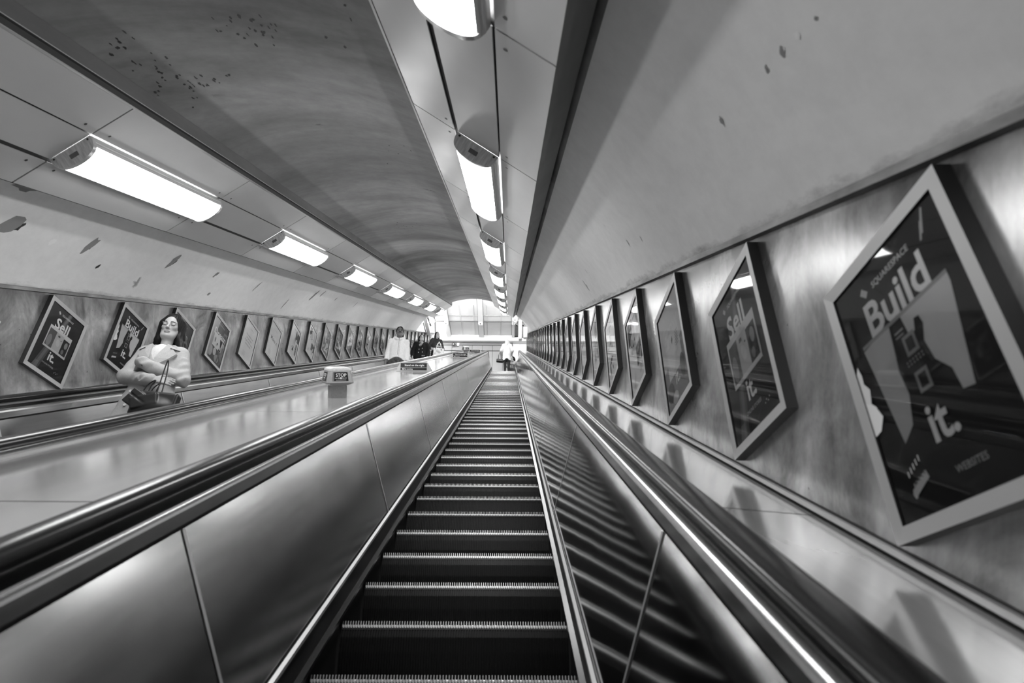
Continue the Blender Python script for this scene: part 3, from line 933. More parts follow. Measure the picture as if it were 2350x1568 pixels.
def stop_box(x, s, label, sc=1.0, yaw=.50):
    o = W(x, s, ND)
    r = new_root('stop_box', o, label, 'emergency stop box', 'emergency stop boxes on the middle deck')
    ca, sa = math.cos(yaw), math.sin(yaw)
    def P(a, b, c):       # a across, b up, c depth (toward the viewer is negative)
        a *= sc; b *= sc; c *= sc
        return W(x + a*ca - c*sa, s + a*sa + c*ca, ND + b)
    def ringpts(h, b, ch):
        """chamfered square"""
        return [P(-h+ch, b, -h), P(h-ch, b, -h), P(h, b, -h+ch), P(h, b, h-ch), P(h-ch, b, h), P(-h+ch, b, h), P(-h, b, h-ch), P(-h, b, -h+ch)]
    mb = MB()
    mb.grid([ringpts(.066, 0, .012), ringpts(.066, .105, .012)], 0, None, False, True)
    mb.build('pedestal', M['pedestal'], r)
    mb = MB()
    rows = [ringpts(.064, .100, .012), ringpts(.110, .122, .016), ringpts(.112, .130, .016), ringpts(.092, .228, .016), ringpts(.094, .230, .016), ringpts(.092, .246, .018), ringpts(.070, .256, .02)]
    mb.grid(rows[:3], 1, None, False, True)
    mb.grid(rows[2:4], 0, None, False, True)
    mb.grid(rows[3:], 2, None, False, True)
    mb.poly(rows[-1], 2)
    hd = mb.build('head', [M['alloy'], M['grey_dark'], M['cap']], r)
    # recessed-looking notice on each face
    for q in range(4):
        cq, sq = math.cos(q*PI/2), math.sin(q*PI/2)
        def F(a, b, e=0.0, cq=cq, sq=sq):
            d = -(.112 - (b-.130)/.098*.020) - e
            return P(a*cq - d*sq, b, a*sq + d*cq)
        mb = MB()
        mb.poly([F(-.066, .143, .001), F(.066, .143, .001), F(.060, .216, .001), F(-.060, .216, .001)], 0)
        mb.poly([F(-.066, .143, .0015), F(-.052, .145, .0015), F(-.048, .214, .0015), F(-.060, .216, .0015)], 2)
        put_text(mb, 'STOP', .006, .180, 0, .037, 1, .012, .98, lambda a, b, c: F(a, b, .003))
        for cx, rr in ((.004, .0075), (-.012, .0045), (.020, .0045)):
            mb.poly([F(cx+math.cos(t*PI/5)*rr, .168+math.sin(t*PI/5)*rr, .003) for t in range(10)], 1)
        for x0, x1 in ((-.045, -.022), (.030, .052)):
            mb.poly([F(x0, .165, .003), F(x1, .165, .003), F(x1, .170, .003), F(x0, .170, .003)], 3)
        mb.poly([F(-.038, .150, .003), F(.046, .150, .003), F(.046, .154, .003), F(-.038, .154, .003)], 3)
        mb.build('notice_plate', [M['sign_black'], M['sign_white'], M['grey_dark'], M['strip']], hd)
    return r
stop_box(-1.295, 4.62, 'grey STOP box on a pedestal, the near one on the middle deck', .9)
stop_box(-1.52, 21.6, 'small far grey stop box beside the farthest notice at the top of the deck', 1.0, .5)

# ------------------------------------------------------------------ upper hall
def tanp(py):
    n = (784-py)/1400
    return (SA + n*CA)/(CA - n*SA)
YB = 27.0
HX0, HX1 = -6.6, 1.6
zf0, zf1 = tanp(788)*YB, tanp(769)*YB
def wallquad(name, pts, m, kind=True, uvs=None):
    mb = MB(); mb.poly(pts, 0, uvs)
    o = mb.build(name, m)
    return struct(o) if kind else o
mb = MB()
mb.hexa([(HX0, LAND.y+.3, ZF-.3), (HX1, LAND.y+.3, ZF-.3), (HX1, YB, ZF-.3), (HX0, YB, ZF-.3), (HX0, LAND.y+.3, ZF), (HX1, LAND.y+.3, ZF), (HX1, YB, ZF), (HX0, YB, ZF)])
struct(mb.build('floor', M['floor']))
mb = MB()
mb.hexa([(HX0, YB, ZF), (HX1, YB, ZF), (HX1, YB+.2, ZF), (HX0, YB+.2, ZF), (HX0, YB, 16.4), (HX1, YB, 16.4), (HX1, YB+.2, 16.4), (HX0, YB+.2, 16.4)])
struct(mb.build('wall_back', M['white']))
# grey lower cladding of the back wall with joints, in two heights
zj = tanp(806.5)*YB; zt = tanp(794)*YB
mb = MB()
x = HX0
jx = [-1.86+i*.515 for i in range(-9, 5)]
for i in range(len(jx)-1):
    for z0, z1 in ((ZF+.02, zj-.025), (zj+.025, zt-.015)):
        mb.hexa([(jx[i]+.008, YB-.03, z0), (jx[i+1]-.008, YB-.03, z0), (jx[i+1]-.008, YB-.002, z0), (jx[i]+.008, YB-.002, z0),
                 (jx[i]+.008, YB-.03, z1), (jx[i+1]-.008, YB-.03, z1), (jx[i+1]-.008, YB-.002, z1), (jx[i]+.008, YB-.002, z1)], 0)
mb.hexa([(jx[0], YB-.008, ZF), (jx[-1], YB-.008, ZF), (jx[-1], YB-.001, ZF), (jx[0], YB-.001, ZF), (jx[0], YB-.008, zt), (jx[-1], YB-.008, zt), (jx[-1], YB-.001, zt), (jx[0], YB-.001, zt)], 1)
struct(mb.build('wall_back_cladding', [M['grey_tile'], M['gap']]))
mb = MB()
mb.hexa([(HX0, YB-.06, zt), (jx[-1], YB-.06, zt), (jx[-1], YB-.001, zt), (HX0, YB-.001, zt), (HX0, YB-.06, zf0), (jx[-1], YB-.06, zf0), (jx[-1], YB-.001, zf0), (HX0, YB-.001, zf0)])
struct(mb.build('trim_5', M['grey_dark']))
# white fascia
mb = MB()
YF = YB-.25
mb.hexa([(HX0, YF, zf0), (HX1, YF, zf0), (HX1, YB, zf0), (HX0, YB, zf0), (HX0, YF, zf1), (HX1, YF, zf1), (HX1, YB, zf1), (HX0, YB, zf1)])
struct(mb.build('trim_6', M['white']))
# sloping panelled ceiling of the hall: lower bay, joint, upper bay
YM = 25.75; ZM = tanp(738)*YM
YU = 18.5; ZU = ZM + (YM-YU)*.42
bays = [((YF, tanp(769)*YF), (YM, ZM)), ((YM, ZM), (YU, ZU))]
mb = MB()
for (a, b), dz in zip(bays, (0, 0)):
    mb.hexa([(HX0, a[0], a[1]), (HX1, a[0], a[1]), (HX1, b[0], b[1]), (HX0, b[0], b[1]),
             (HX0, a[0], a[1]+.1), (HX1, a[0], a[1]+.1), (HX1, b[0], b[1]+.1), (HX0, b[0], b[1]+.1)])
struct(mb.build('ceiling_hall', M['white_m']))
mb = MB()
mb.tube([(HX0, YM-.02, ZM-.03), (HX1, YM-.02, ZM-.03)], .028, 0, 8)
mb.tube([(HX0, YF-.01, zf1+.0), (HX1, YF-.01, zf1+.0)], .018, 0, 8)
struct(mb.build('trim_7', M['grey_dark']))
for nm, X_ in (('wall_hall_left', HX0), ('wall_hall_right', HX1)):
    mb = MB(); mb.hexa([(X_-.05, 18.5, 9), (X_+.05, 18.5, 9), (X_+.05, YB, 9), (X_-.05, YB, 9), (X_-.05, 18.5, 19.5), (X_+.05, 18.5, 19.5), (X_+.05, YB, 19.5), (X_-.05, YB, 19.5)])
    struct(mb.build(nm, M['white']))
# end wall over the shaft's mouth (faces the hall)
mb = MB()
mb.poly([(HX0, YU, ZU+.2), (HX1, YU, ZU+.2), (HX1, YU, W(0, SV, 2.1).z-.7), (HX0, YU, W(0, SV, 2.1).z-.7)])
struct(mb.build('wall_front', M['white']))
# ledges beyond the side walls
for nm, x0, x1 in (('ledge_left', HX0, XL-.14), ('ledge_right', XR+.14, HX1)):
    mb = MB(); mb.poly([W(x0, 19, NT+.01), W(x1, 19, NT+.01), W(x1, SW, NT+.01), W(x0, SW, NT+.01)])
    struct(mb.build('trim_' + ('8' if 'left' in nm else '9'), M['white']))

def on_bay(px, py, bay):
    """x,y,z of the bay's plane seen at px,py"""
    dx = (px-1168)/1400; n = (784-py)/1400
    d = Vector((dx, CA-n*SA, SA+n*CA))
    (y0, z0), (y1, z1) = bay
    nn = Vector((0, z1-z0, -(y1-y0)))
    t = nn.dot(Vector((0, y0, z0)))/nn.dot(d)
    return d*t
def rib(label, lo, hi, px_lo, px_mid, px_hi, wd, th=.16, light=True):
    """one wide structural rib running up both bays"""
    a = on_bay(px_lo, 769, bays[0]); b = on_bay(px_mid, 738.5, bays[0]); c = on_bay(px_hi, hi, bays[1])
    r = new_root('ceiling_rib', a, label, 'rib', 'structural ribs of the hall ceiling')
    def seg(p, q, w0, nm, m, off, dep):
        mb = MB(); up_ = Vector((0, 0, -1))
        d = (q-p).normalized(); sd = Vector((1, 0, 0)); nr = d.cross(sd).normalized()
        if nr.z > 0: nr = -nr
        pts = []
        for z in (0, dep):
            for u, e in ((p, -1), (p, 1), (q, 1), (q, -1)):
                pts.append(u + sd*e*w0/2 + nr*(z+off))
        mb.hexa(pts); return mb.build(nm, m, r)
    seg(a, b, wd, 'lower_flange', M['white'], 0, th)
    seg(b, c, wd, 'upper_flange', M['white'], 0, th)
    for e in (-1, 1):
        for p, q in ((a, b), (b, c)):
            sh = Vector((e*(wd/2+.02), 0, 0))
            seg(p+sh, q+sh, .03, 'gap_shade_strip', M['shade_grey'], 0, .012)  # grey strips stand in for the shade along the rib's edges
    mb = MB()
    mb.tube([b+Vector((-wd*.42, -.05, -th-.03)), b+Vector((wd*.42, -.05, -th-.03))], wd*.38, 0, 10)
    mb.build('joint_boss', M['white'], r)
    mb = MB()
    mb.tube([b+Vector((0, -.20, -th-.10)), b+Vector((0, -.26, -th-.13))], .03, 0, 8)
    mb.build('joint_bolt', M['black'], r)
    return r
rib('wide white rib with a dark bolt, in the middle of the hall ceiling', 769, 686, 1105, 1103, 1100, .24)
rib('wide white rib with a dark bolt, left one in the hall ceiling', 769, 700, 1031, 1025, 1018, .20)
rib('white rib at the right side of the hall, beside the poster wall', 769, 700, 1178, 1177.5, 1176, .14)
# slim battens
for i, (lo, md, hi) in enumerate(((1062.5, 1058, 1052), (1091, 1088, 1085), (1119, 1118, 1116), (1149, 1149, 1148.5), (999, 998, 990))):
    a = on_bay(lo, 769, bays[0]); b = on_bay(md, 738.5, bays[0]); c = on_bay(hi, 700, bays[1])
    mb = MB()
    for p, q in ((a, b), (b, c)):
        for e in (-1, 1):
            sd = Vector((e*.016, 0, -.012))
            mb.tube([p+sd, q+sd], .012, 0, 6)
    struct(mb.build('trim_%d' % (10+i), M['white_m'] if i != 4 else M['grey_dark']))
# cross joint in the upper bay
mb = MB(); p = on_bay(1000, 725, bays[1]); mb.tube([(HX0, p.y, p.z-.01), (HX1, p.y, p.z-.01)], .012, 0, 6)
struct(mb.build('trim_20', M['alloy']))
def pxbox(name, m, px0, py0, px1, py1, s, depth, label, cat, par=None, bevel=.01, group=None):
    x0, n0 = at(px0, py1, s); x1, n1 = at(px1, py0, s)
    p0 = W(x0, s, n0); p1 = W(x1, s, n1)
    h = (n1-n0)/CA
    y = (p0.y+p1.y)/2
    z0 = W(0, s, (n0+n1)/2).z - h/2
    mb = MB()
    mb.hexa([(x0, y, z0), (x1, y, z0), (x1, y+depth, z0), (x0, y+depth, z0), (x0, y, z0+h), (x1, y, z0+h), (x1, y+depth, z0+h), (x0, y+depth, z0+h)])
    o = mb.build(name, m, par, bevel=bevel)
    if par is None: tag(o, label, cat, group)
    return o
# the white slanting column by the left wall
a = W(*((lambda q: (q[0], 27.2, q[1]))(at(985, 770, 27.2)))); b = W(*((lambda q: (q[0], 24.3, q[1]))(at(973, 724, 24.3))))
r = new_root('slanting_column', a, 'white slanting column above the far end of the left poster wall', 'column')
mb = MB()
mb.hexa([a+Vector((-.08, -.05, 0)), a+Vector((.08, -.05, 0)), a+Vector((.08, .1, 0)), a+Vector((-.08, .1, 0)),
         b+Vector((-.08, -.05, 0)), b+Vector((.08, -.05, 0)), b+Vector((.08, .1, 0)), b+Vector((-.08, .1, 0))])
mb.build('shaft', M['white'], r, bevel=.03)
mb = MB(); mb.tube([a+Vector((-.115, -.02, 0)), b+Vector((-.105, -.02, 0))], .022, 0, 8); mb.build('cable', M['black'], r)
mb = MB(); mb.tube([b+Vector((.16, .05, -.1)), b+(a-b)*.45+Vector((.17, .05, 0))], .035, 0, 8); mb.build('bracket', M['grey_dark'], r)
# fittings by the right wall
def fitting(name, label, cat): return None
r = pxbox('pipe_casing', M['white'], 1190, 733, 1198, 778, 26.6, .22, 'pale boxed pipe hanging between black fittings at the top of the right wall', 'pipe casing', None, .03)
pxbox('wall_box', M['white'], 1201, 750, 1210.5, 774.5, 26.2, .16, 'white box against the right wall at the far top, beside the pipe casing', 'box', None, .02)
pxbox('cable_tray', M['black'], 1180.5, 739, 1189, 771.5, 26.9, .10, 'dark cable tray between rib and pipe casing', 'cable tray', None, .01)
pxbox('conduit_board', M['grey_dark'], 1198.4, 744, 1201, 774, 26.9, .08, 'narrow dark board right of the pipe casing', 'board', None, .01)
# diamond-shaped loudspeaker-like box with a dark spot
x_, n_ = at(1182, 731.5, 25.8); c = W(x_, 25.8, n_)
r = new_root('diamond_box', c, 'white diamond-shaped box with a dark hole, under the end of the right soffit', 'box')
mb = MB(); mb.prism([(0, .19), (.11, .07), (.10, -.10), (0, -.20), (-.11, -.08), (-.11, .07)], 0, .14, 0, lambda a_, b_, z_: (c.x+a_, c.y+z_, c.z+b_))
mb.build('shell', M['white'], r, bevel=.01)
mb = MB(); mb.tube([c+Vector((-.005, -.01, -.075)), c+Vector((-.005, .01, -.075))], .022, 0, 10); mb.build('hole', M['black'], r)
# two small cameras either side of the casing
for px, lab in ((1186.5, 'small black camera left of the pipe casing'), (1200.5, 'small black camera right of the pipe casing')):
    x_, n_ = at(px, 745, 26.4); c = W(x_, 26.4, n_)
    r = new_root('security_camera', c, lab, 'camera', 'cameras beside the pipe casing')
    mb = MB(); mb.tube([c+Vector((0, -.02, 0)), c+Vector((0, .12, .02))], [.05, .045], 0, 10); mb.build('housing', M['black'], r)
    mb = MB(); mb.tube([c+Vector((0, -.03, 0)), c+Vector((0, -.018, 0))], .028, 0, 10); mb.build('lens', M['strip'], r)
    mb = MB(); mb.tube([c+Vector((0, .06, .03)), c+Vector((.0, .3, .10))], .014, 0, 6); mb.build('bracket', M['black'], r)
# round loudspeaker and small white sign on the back wall
def on_back(px, py, y=YB-.03):
    n = (784-py)/1400 + ROLL*(px-1168)/1400; dx = (px-1168)/1400
    d = Vector((dx, CA-n*SA, SA+n*CA)); return d*(y/d.y)
c = on_back(1041, 792.5, YB-.07)
r = new_root('loudspeaker', c, 'round black loudspeaker on the far wall', 'loudspeaker')
mb = MB(); mb.tube([c+Vector((0, 0, 0)), c+Vector((0, -.05, 0)), c+Vector((0, -.12, 0))], [.05, .06, .085], 0, 16); mb.build('horn', M['black'], r)
mb = MB(); mb.tube([c+Vector((0, -.115, 0)), c+Vector((0, -.126, 0))], [.03, .03], 0, 12); mb.build('cone', M['cap'], r)
mb = MB(); mb.tube([c+Vector((.09, .02, .08)), c+Vector((.12, -.02, .02)), c+Vector((.11, -.02, -.05))], .012, 0, 6); mb.build('cable', M['strip'], r)
c = on_back(1051.5, 791, YB-.07)
r = new_root('wall_sign', c, 'small white sign with a dark figure, right of the round loudspeaker', 'sign')
mb = MB(); mb.box(c, (.058, .03, .085), 0); mb.build('panel', M['sign_white'], r, bevel=.008)
mb = MB()
for dx0, dz0, hw, hh in ((0, .035, .018, .006), (-.016, .01, .005, .025), (0, 0.005, .014, .005), (.012, -.018, .006, .018), (0, -.04, .02, .006)):
    mb.box(c+Vector((dx0, -.032, dz0)), (hw, .002, hh), 0)
mb.build('pictogram', M['grey_dark'], r)
# strip lights of the hall, hung high above the shaft's mouth and over the landing
for i, (x, y, z) in enumerate(((-4.6, 21.4, 16.6), (-1.4, 21.4, 16.6), (-2.9, 20.6, 16.9), (-4.4, 25.2, 15.6), (.9, 21.4, 16.6))):
    r = new_root('hall_light', (x, y, z), ('tube light of the upper hall hidden above the shaft mouth, %s' % ('far left', 'middle', 'left of middle', 'over the down landing', 'far right')[i]), 'lamp', 'tube lights of the upper hall')
    mb = MB(); mb.tube([(x-.75, y, z), (x+.75, y, z)], .05, 0, 10); mb.build('tube', M['hall_lamp'], r)
    mb = MB(); mb.box((x, y, z+.09), (.78, .09, .03), 0); mb.build('housing', M['white'], r)
    mb = MB(); mb.tube([(x, y, z+.1), (x, y, z+.9)], .01, 0, 6); mb.build('hanger', M['strip'], r)

# ------------------------------------------------------------------ smooth solids for people and soft things
class Solid:
    def __init__(s, lo, hi, vox):
        s.lo = np.array(lo, float); s.vox = vox
        s.n = np.ceil((np.array(hi)-s.lo)/vox).astype(int)+1
        s.g = np.full(s.n, .5, np.float32)
        s.R = np.eye(3); s.piv = np.zeros(3)
    def turn(s, R=None, piv=(0, 0, 0)):
        s.R = np.eye(3) if R is None else np.array(R); s.piv = np.array(piv, float)
    def _apply(s, fn, c, rad, k, op):
        c = s.R @ (np.array(c, float)-s.piv) + s.piv
        m = rad + k*1.5 + s.vox*2
        i0 = np.maximum(np.floor((c-m-s.lo)/s.vox).astype(int), 0)
        i1 = np.minimum(np.ceil((c+m-s.lo)/s.vox).astype(int)+1, s.n)
        if (i1 <= i0).any(): return
        ax = [(s.lo[a]+np.arange(i0[a], i1[a])*s.vox).astype(np.float32) for a in range(3)]
        X, Y, Z = np.meshgrid(*ax, indexing='ij')
        if not np.allclose(s.R, np.eye(3)):
            r = s.R.T; x, y, z = X-s.piv[0], Y-s.piv[1], Z-s.piv[2]
            X = r[0, 0]*x+r[0, 1]*y+r[0, 2]*z+s.piv[0]; Y2 = r[1, 0]*x+r[1, 1]*y+r[1, 2]*z+s.piv[1]
            Z = r[2, 0]*x+r[2, 1]*y+r[2, 2]*z+s.piv[2]; Y = Y2
        d = fn(X, Y, Z).astype(np.float32)
        sl = tuple(slice(i0[a], i1[a]) for a in range(3))
        G = s.g[sl]
        if op == 'add':
            if k > 0:
                h = np.maximum(k-np.abs(G-d), 0)/k; s.g[sl] = np.minimum(G, d)-h*h*k*.25
            else: s.g[sl] = np.minimum(G, d)
        else:
            d = -d
            if k > 0:
                h = np.maximum(k-np.abs(G-d), 0)/k; s.g[sl] = np.maximum(G, d)+h*h*k*.25
            else: s.g[sl] = np.maximum(G, d)
    def ell(s, c, r, k=.02, op='add'):
        c = tuple(c); r = tuple(r)
        def f(X, Y, Z):
            x, y, z = (X-c[0]), (Y-c[1]), (Z-c[2])
            k0 = np.sqrt((x/r[0])**2+(y/r[1])**2+(z/r[2])**2)
            k1 = np.sqrt((x/r[0]**2)**2+(y/r[1]**2)**2+(z/r[2]**2)**2)+1e-9
            return k0*(k0-1)/k1
        s._apply(f, c, max(r), k, op)
    def cone(s, a, b, ra, rb, k=.02, op='add', flat=1.0):
        """tapered limb between two joints; flat squeezes it front to back"""
        a = np.array(a, float); b = np.array(b, float); ab = b-a; L = ab@ab+1e-12
        def f(X, Y, Z):
            t = np.clip(((X-a[0])*ab[0]+(Y-a[1])*ab[1]+(Z-a[2])*ab[2])/L, 0, 1)
            dx, dy, dz = X-a[0]-t*ab[0], (Y-a[1]-t*ab[1])/flat, Z-a[2]-t*ab[2]
            return (np.sqrt(dx*dx+dy*dy+dz*dz)-(ra+(rb-ra)*t))*min(1, flat)
        s._apply(f, (a+b)/2, math.sqrt(L)/2+max(ra, rb), k, op)
    def box(s, c, h, r=.01, k=.01, op='add', R=None):
        c = np.array(c, float); R_ = np.eye(3) if R is None else np.array(R)
        def f(X, Y, Z):
            x, y, z = X-c[0], Y-c[1], Z-c[2]
            q = [np.abs(R_[0, i]*x+R_[1, i]*y+R_[2, i]*z)-(h[i]-r) for i in range(3)]
            o = np.sqrt(sum(np.maximum(v, 0)**2 for v in q)); return o+np.minimum(np.maximum(np.maximum(q[0], q[1]), q[2]), 0)-r
        s._apply(f, c, math.sqrt(sum(v*v for v in h)), k, op)
    def mesh(s):
        g = s.g; ins = g < 0
        c = [ins[a:a-1 or None, b:b-1 or None, d:d-1 or None] for a in (0, 1) for b in (0, 1) for d in (0, 1)]
        al = np.logical_and.reduce(c); an = np.logical_or.reduce(c)
        act = an & ~al
        ii = np.argwhere(act); idx = -np.ones(act.shape, np.int32); idx[act] = np.arange(len(ii))
        acc = np.zeros((len(ii), 3)); cnt = np.zeros(len(ii))
        cr = [(0,0,0),(1,0,0),(0,1,0),(1,1,0),(0,0,1),(1,0,1),(0,1,1),(1,1,1)]
        val = [g[ii[:, 0]+a, ii[:, 1]+b, ii[:, 2]+d].astype(float) for a, b, d in cr]
        for p, q in ((0,1),(2,3),(4,5),(6,7),(0,2),(1,3),(4,6),(5,7),(0,4),(1,5),(2,6),(3,7)):
            m = (val[p] < 0) != (val[q] < 0)
            t = np.where(m, val[p]/np.where(m, val[p]-val[q], 1), 0)
            P = np.array(cr[p], float); Q = np.array(cr[q], float)
            acc[m] += P + (Q-P)*t[m][:, None]; cnt[m] += 1
        V = (ii + acc/cnt[:, None])*s.vox + s.lo
        F = []
        for ax in range(3):
            sl0 = [slice(None)]*3; sl1 = [slice(None)]*3
            sl0[ax] = slice(0, -1); sl1[ax] = slice(1, None)
            e = ins[tuple(sl0)] != ins[tuple(sl1)]
            o1, o2 = [(1, 2), (2, 0), (0, 1)][ax]
            w = np.argwhere(e)
            w = w[(w[:, o1] > 0) & (w[:, o2] > 0) & (w[:, o1] < g.shape[o1]-1) & (w[:, o2] < g.shape[o2]-1)]
            flip = ins[tuple(w.T)]
            def cell(d1, d2):
                q = w.copy(); q[:, o1] -= d1; q[:, o2] -= d2; return idx[tuple(q.T)]
            q = np.stack([cell(1, 1), cell(0, 1), cell(0, 0), cell(1, 0)], 1)
            q[~flip] = q[~flip][:, ::-1]
            F.append(q)
        F = np.concatenate(F); F = F[(F >= 0).all(1)]
        return V, F
    def build(s, name, mats, parent, matfn=None, wiggle=None, smooth=1):
        V, F = s.mesh()
        for _ in range(smooth):        # light relaxation
            acc = np.zeros_like(V); cnt = np.zeros(len(V))
            for a in range(4):
                b = (a+1) % 4
                np.add.at(acc, F[:, a], V[F[:, b]]); np.add.at(cnt, F[:, a], 1)
                np.add.at(acc, F[:, b], V[F[:, a]]); np.add.at(cnt, F[:, b], 1)
            V = V*.5 + acc/np.maximum(cnt, 1)[:, None]*.5
        if wiggle is not None: V = wiggle(V)
        me = bpy.data.meshes.new(name)
        me.vertices.add(len(V)); me.vertices.foreach_set('co', V.astype(np.float32).ravel())
        me.loops.add(len(F)*4); me.loops.foreach_set('vertex_index', F.astype(np.int32).ravel())
        me.polygons.add(len(F)); me.polygons.foreach_set('loop_start', np.arange(0, len(F)*4, 4, dtype=np.int32))
        for m in (mats if isinstance(mats, (list, tuple)) else [mats]): me.materials.append(m)
        me.update(calc_edges=True); me.validate()
        me.polygons.foreach_set('use_smooth', np.ones(len(me.polygons), bool))
        if matfn is not None:
            C = V[F].mean(1); me.polygons.foreach_set('material_index', matfn(C).astype(np.int32))
        me.update()
        o = bpy.data.objects.new(name, me); COL.objects.link(o); o.parent = parent
        s.V = V
        return o

def rotm(axis, deg): return np.array(Matrix.Rotation(math.radians(deg), 3, axis))

def m_cloth(name, v, rough=.85, nscale=60, var=.12, sheen=0):
    m = mat(name, v, rough, 0, .2); nt = m.node_tree
    a = noise(nt, coords(nt, uv=False), nscale, 4, .6)
    setin(nt, 'Base Color', ramp(nt, a, .3, v*(1-var), .7, min(1, v*(1+var))))
    bump(nt, a, .25, .003)
    return m
M['skin'] = mat('skin', .50, .5, 0, .4)
M['skin_pale'] = mat('skin_pale', .40, .5, 0, .4)
M['skin_dark'] = mat('skin_tan', .16, .5, 0, .4)
M['skin_fair'] = mat('skin_fair', .62, .5, 0, .4)
M['lip'] = mat('lips', .26, .45); M['lash'] = mat('dark_lashes', .02, .6)
M['hair'] = m_cloth('dark_hair', .007, .5, 25, .3)
M['blonde'] = m_cloth('light_hair', .62, .6, 40, .25)
M['coat_pale'] = m_cloth('pale_wool', .43, .9, 90, .08)
M['coat_white'] = m_cloth('white_cloth', .80, .85, 40, .08)
M['coat_black'] = m_cloth('black_wool', .016, .9, 60, .3)
M['jacket_dark'] = m_cloth('dark_quilt', .035, .6, 30, .4)
M['knit'] = m_cloth('white_knit', .74, .9, 120, .08)
M['trouser'] = m_cloth('dark_patterned_trousers', .06, .8, 26, .7)
M['legging'] = m_cloth('dark_leggings', .03, .8, 30, .2)
M['pale_cotton'] = m_cloth('pale_cotton', .55, .85, 40, .12)
M['leather'] = mat('black_leather', .014, .38, 0, .5)
M['canvas'] = m_cloth('tote_canvas', .78, .8, 60, .06)
M['scarf'] = m_cloth('patterned_scarf', .34, .85, 22, .8)
M['button'] = mat('pale_button', .75, .3)
M['zip'] = mat('grey_zip', .22, .4)

def hand(S, w, d, up_, r=1.0, curl=.5, side=1, k=.006):
    """palm, four fingers of different lengths and a thumb; w wrist, d pointing direction, up_ back of the hand"""
    w = np.array(w, float); d = np.array(d, float); d /= np.linalg.norm(d)
    u = np.array(up_, float); u -= d*(u@d); u /= np.linalg.norm(u); sd = np.cross(d, u)*side
    pc = w + d*.045*r
    for q in (-.026, -.009, .009, .026):
        S.cone(w+d*.01*r+sd*q*.6*r, w+d*.085*r+sd*q*r, .014*r, .012*r, .014)
    for i, (q, L) in enumerate(((-.028, .062), (-.010, .074), (.009, .078), (.027, .070))):
        p0 = w+d*.088*r+sd*q*r
        p1 = p0 + (d*math.cos(curl*.5)-u*math.sin(curl*.5))*L*.5*r + sd*q*.08*r
        p2 = p1 + (d*math.cos(curl*1.3)-u*math.sin(curl*1.3))*L*.5*r
        S.cone(p0, p1, .0098*r, .0090*r, k); S.cone(p1, p2, .0090*r, .0072*r, k)
    t0 = w+d*.025*r+sd*.026*r; t1 = t0+(d*.6+sd*.75-u*.2)*.038*r; t2 = t1+(d*.9+sd*.25-u*.3)*.030*r
    S.cone(t0, t1, .0130*r, .0110*r, .01); S.cone(t1, t2, .0105*r, .0085*r, k)

def head(S, c, R=None, sc=1.0, female=True):
    """c: centre of the skull; the face looks along -y before turning"""
    c = np.array(c, float)
    S.turn(R, c+np.array((0, .02, -.10))*sc)
    def p(x, y, z): return c+np.array((x, y, z))*sc
    def e(q, r, k=.02, op='add'): S.ell(p(*q), [v*sc for v in r], k*sc, op)
    jw = .050 if female else .055
    e((0, .015, .010), (.074, .093, .098))                       # skull
    e((0, -.020, -.055), (jw, .062, .070), .03)                  # lower face
    S.cone(p(-.030, -.045, -.095), p(.030, -.045, -.095), .020*sc, .020*sc, .03*sc)
    e((0, -.074, -.104), (.020, .016, .015), .018)               # chin
    for q in (-1, 1):
        S.cone(p(q*.056, .0, -.045), p(q*.024, -.056, -.100), .013*sc, .014*sc, .03*sc)   # jaw edge
        e((q*.038, -.062, -.028), (.017, .016, .016), .02)        # cheek
        e((q*.032, -.091, -.008), (.018, .012, .012), .010, 'sub') # socket
        e((q*.032, -.074, -.009), (.0150, .014, .0115), .004)      # closed lid / eye
        S.cone(p(q*.014, -.084, .008), p(q*.050, -.072, .010), .007*sc, .006*sc, .012*sc)  # brow ridge
        e((q*.074, .018, -.012), (.010, .019, .030), .006)        # ear
    S.cone(p(0, -.083, -.006), p(0, -.099, -.038), .0062*sc, .0095*sc, .010*sc)            # nose
    for q in (-1, 1): e((q*.011, -.092, -.042), (.0072, .008, .0065), .006)
    e((0, -.083, -.069), (.024, .012, .0055), .006)               # upper lip
    e((0, -.081, -.079), (.019, .012, .0060), .006)
    e((0, -.097, -.0742), (.025, .006, .0018), .002, 'sub')
    S.turn()
    def world(q):
        Rm = np.eye(3) if R is None else np.array(R); pv = c+np.array((0, .02, -.10))*sc
        return Rm @ (p(*q)-pv) + pv
    return world

def face_lines(world, parent, sc=1.0, brow=.0026, closed=True, mo=False):
    for q in (-1, 1):
        mb = MB()
        mb.tube([world((q*(.014+.009*i), -.0935+.0012*i*i, .0105+.0028*math.sin(i*.8))) for i in range(5)], [brow*.8*sc, brow*sc, brow*sc, brow*.8*sc, brow*.4*sc], 0, 6)
        o = mb.build('eyebrow', M['lash']); o.parent = parent
        mb = MB()
        mb.tube([world((q*.032+(i-3)*.0052, -.0872+.0009*(i-3)**2*.35, -.0135-.0030*math.cos((i-3)*.5))) for i in range(7)], (.0016 if closed else .0048)*sc, 0, 6)
        o = mb.build('eyelash', M['lash']); o.parent = parent
    if mo:
        mb = MB()
        mb.tube([world((-.026, -.086, -.060)), world((-.012, -.097, -.051)), world((0, -.100, -.050)), world((.012, -.097, -.051)), world((.026, -.086, -.060))], [.004, .0075, .007, .0075, .004], 0, 8)
        o = mb.build('moustache', M['hair']); o.parent = parent

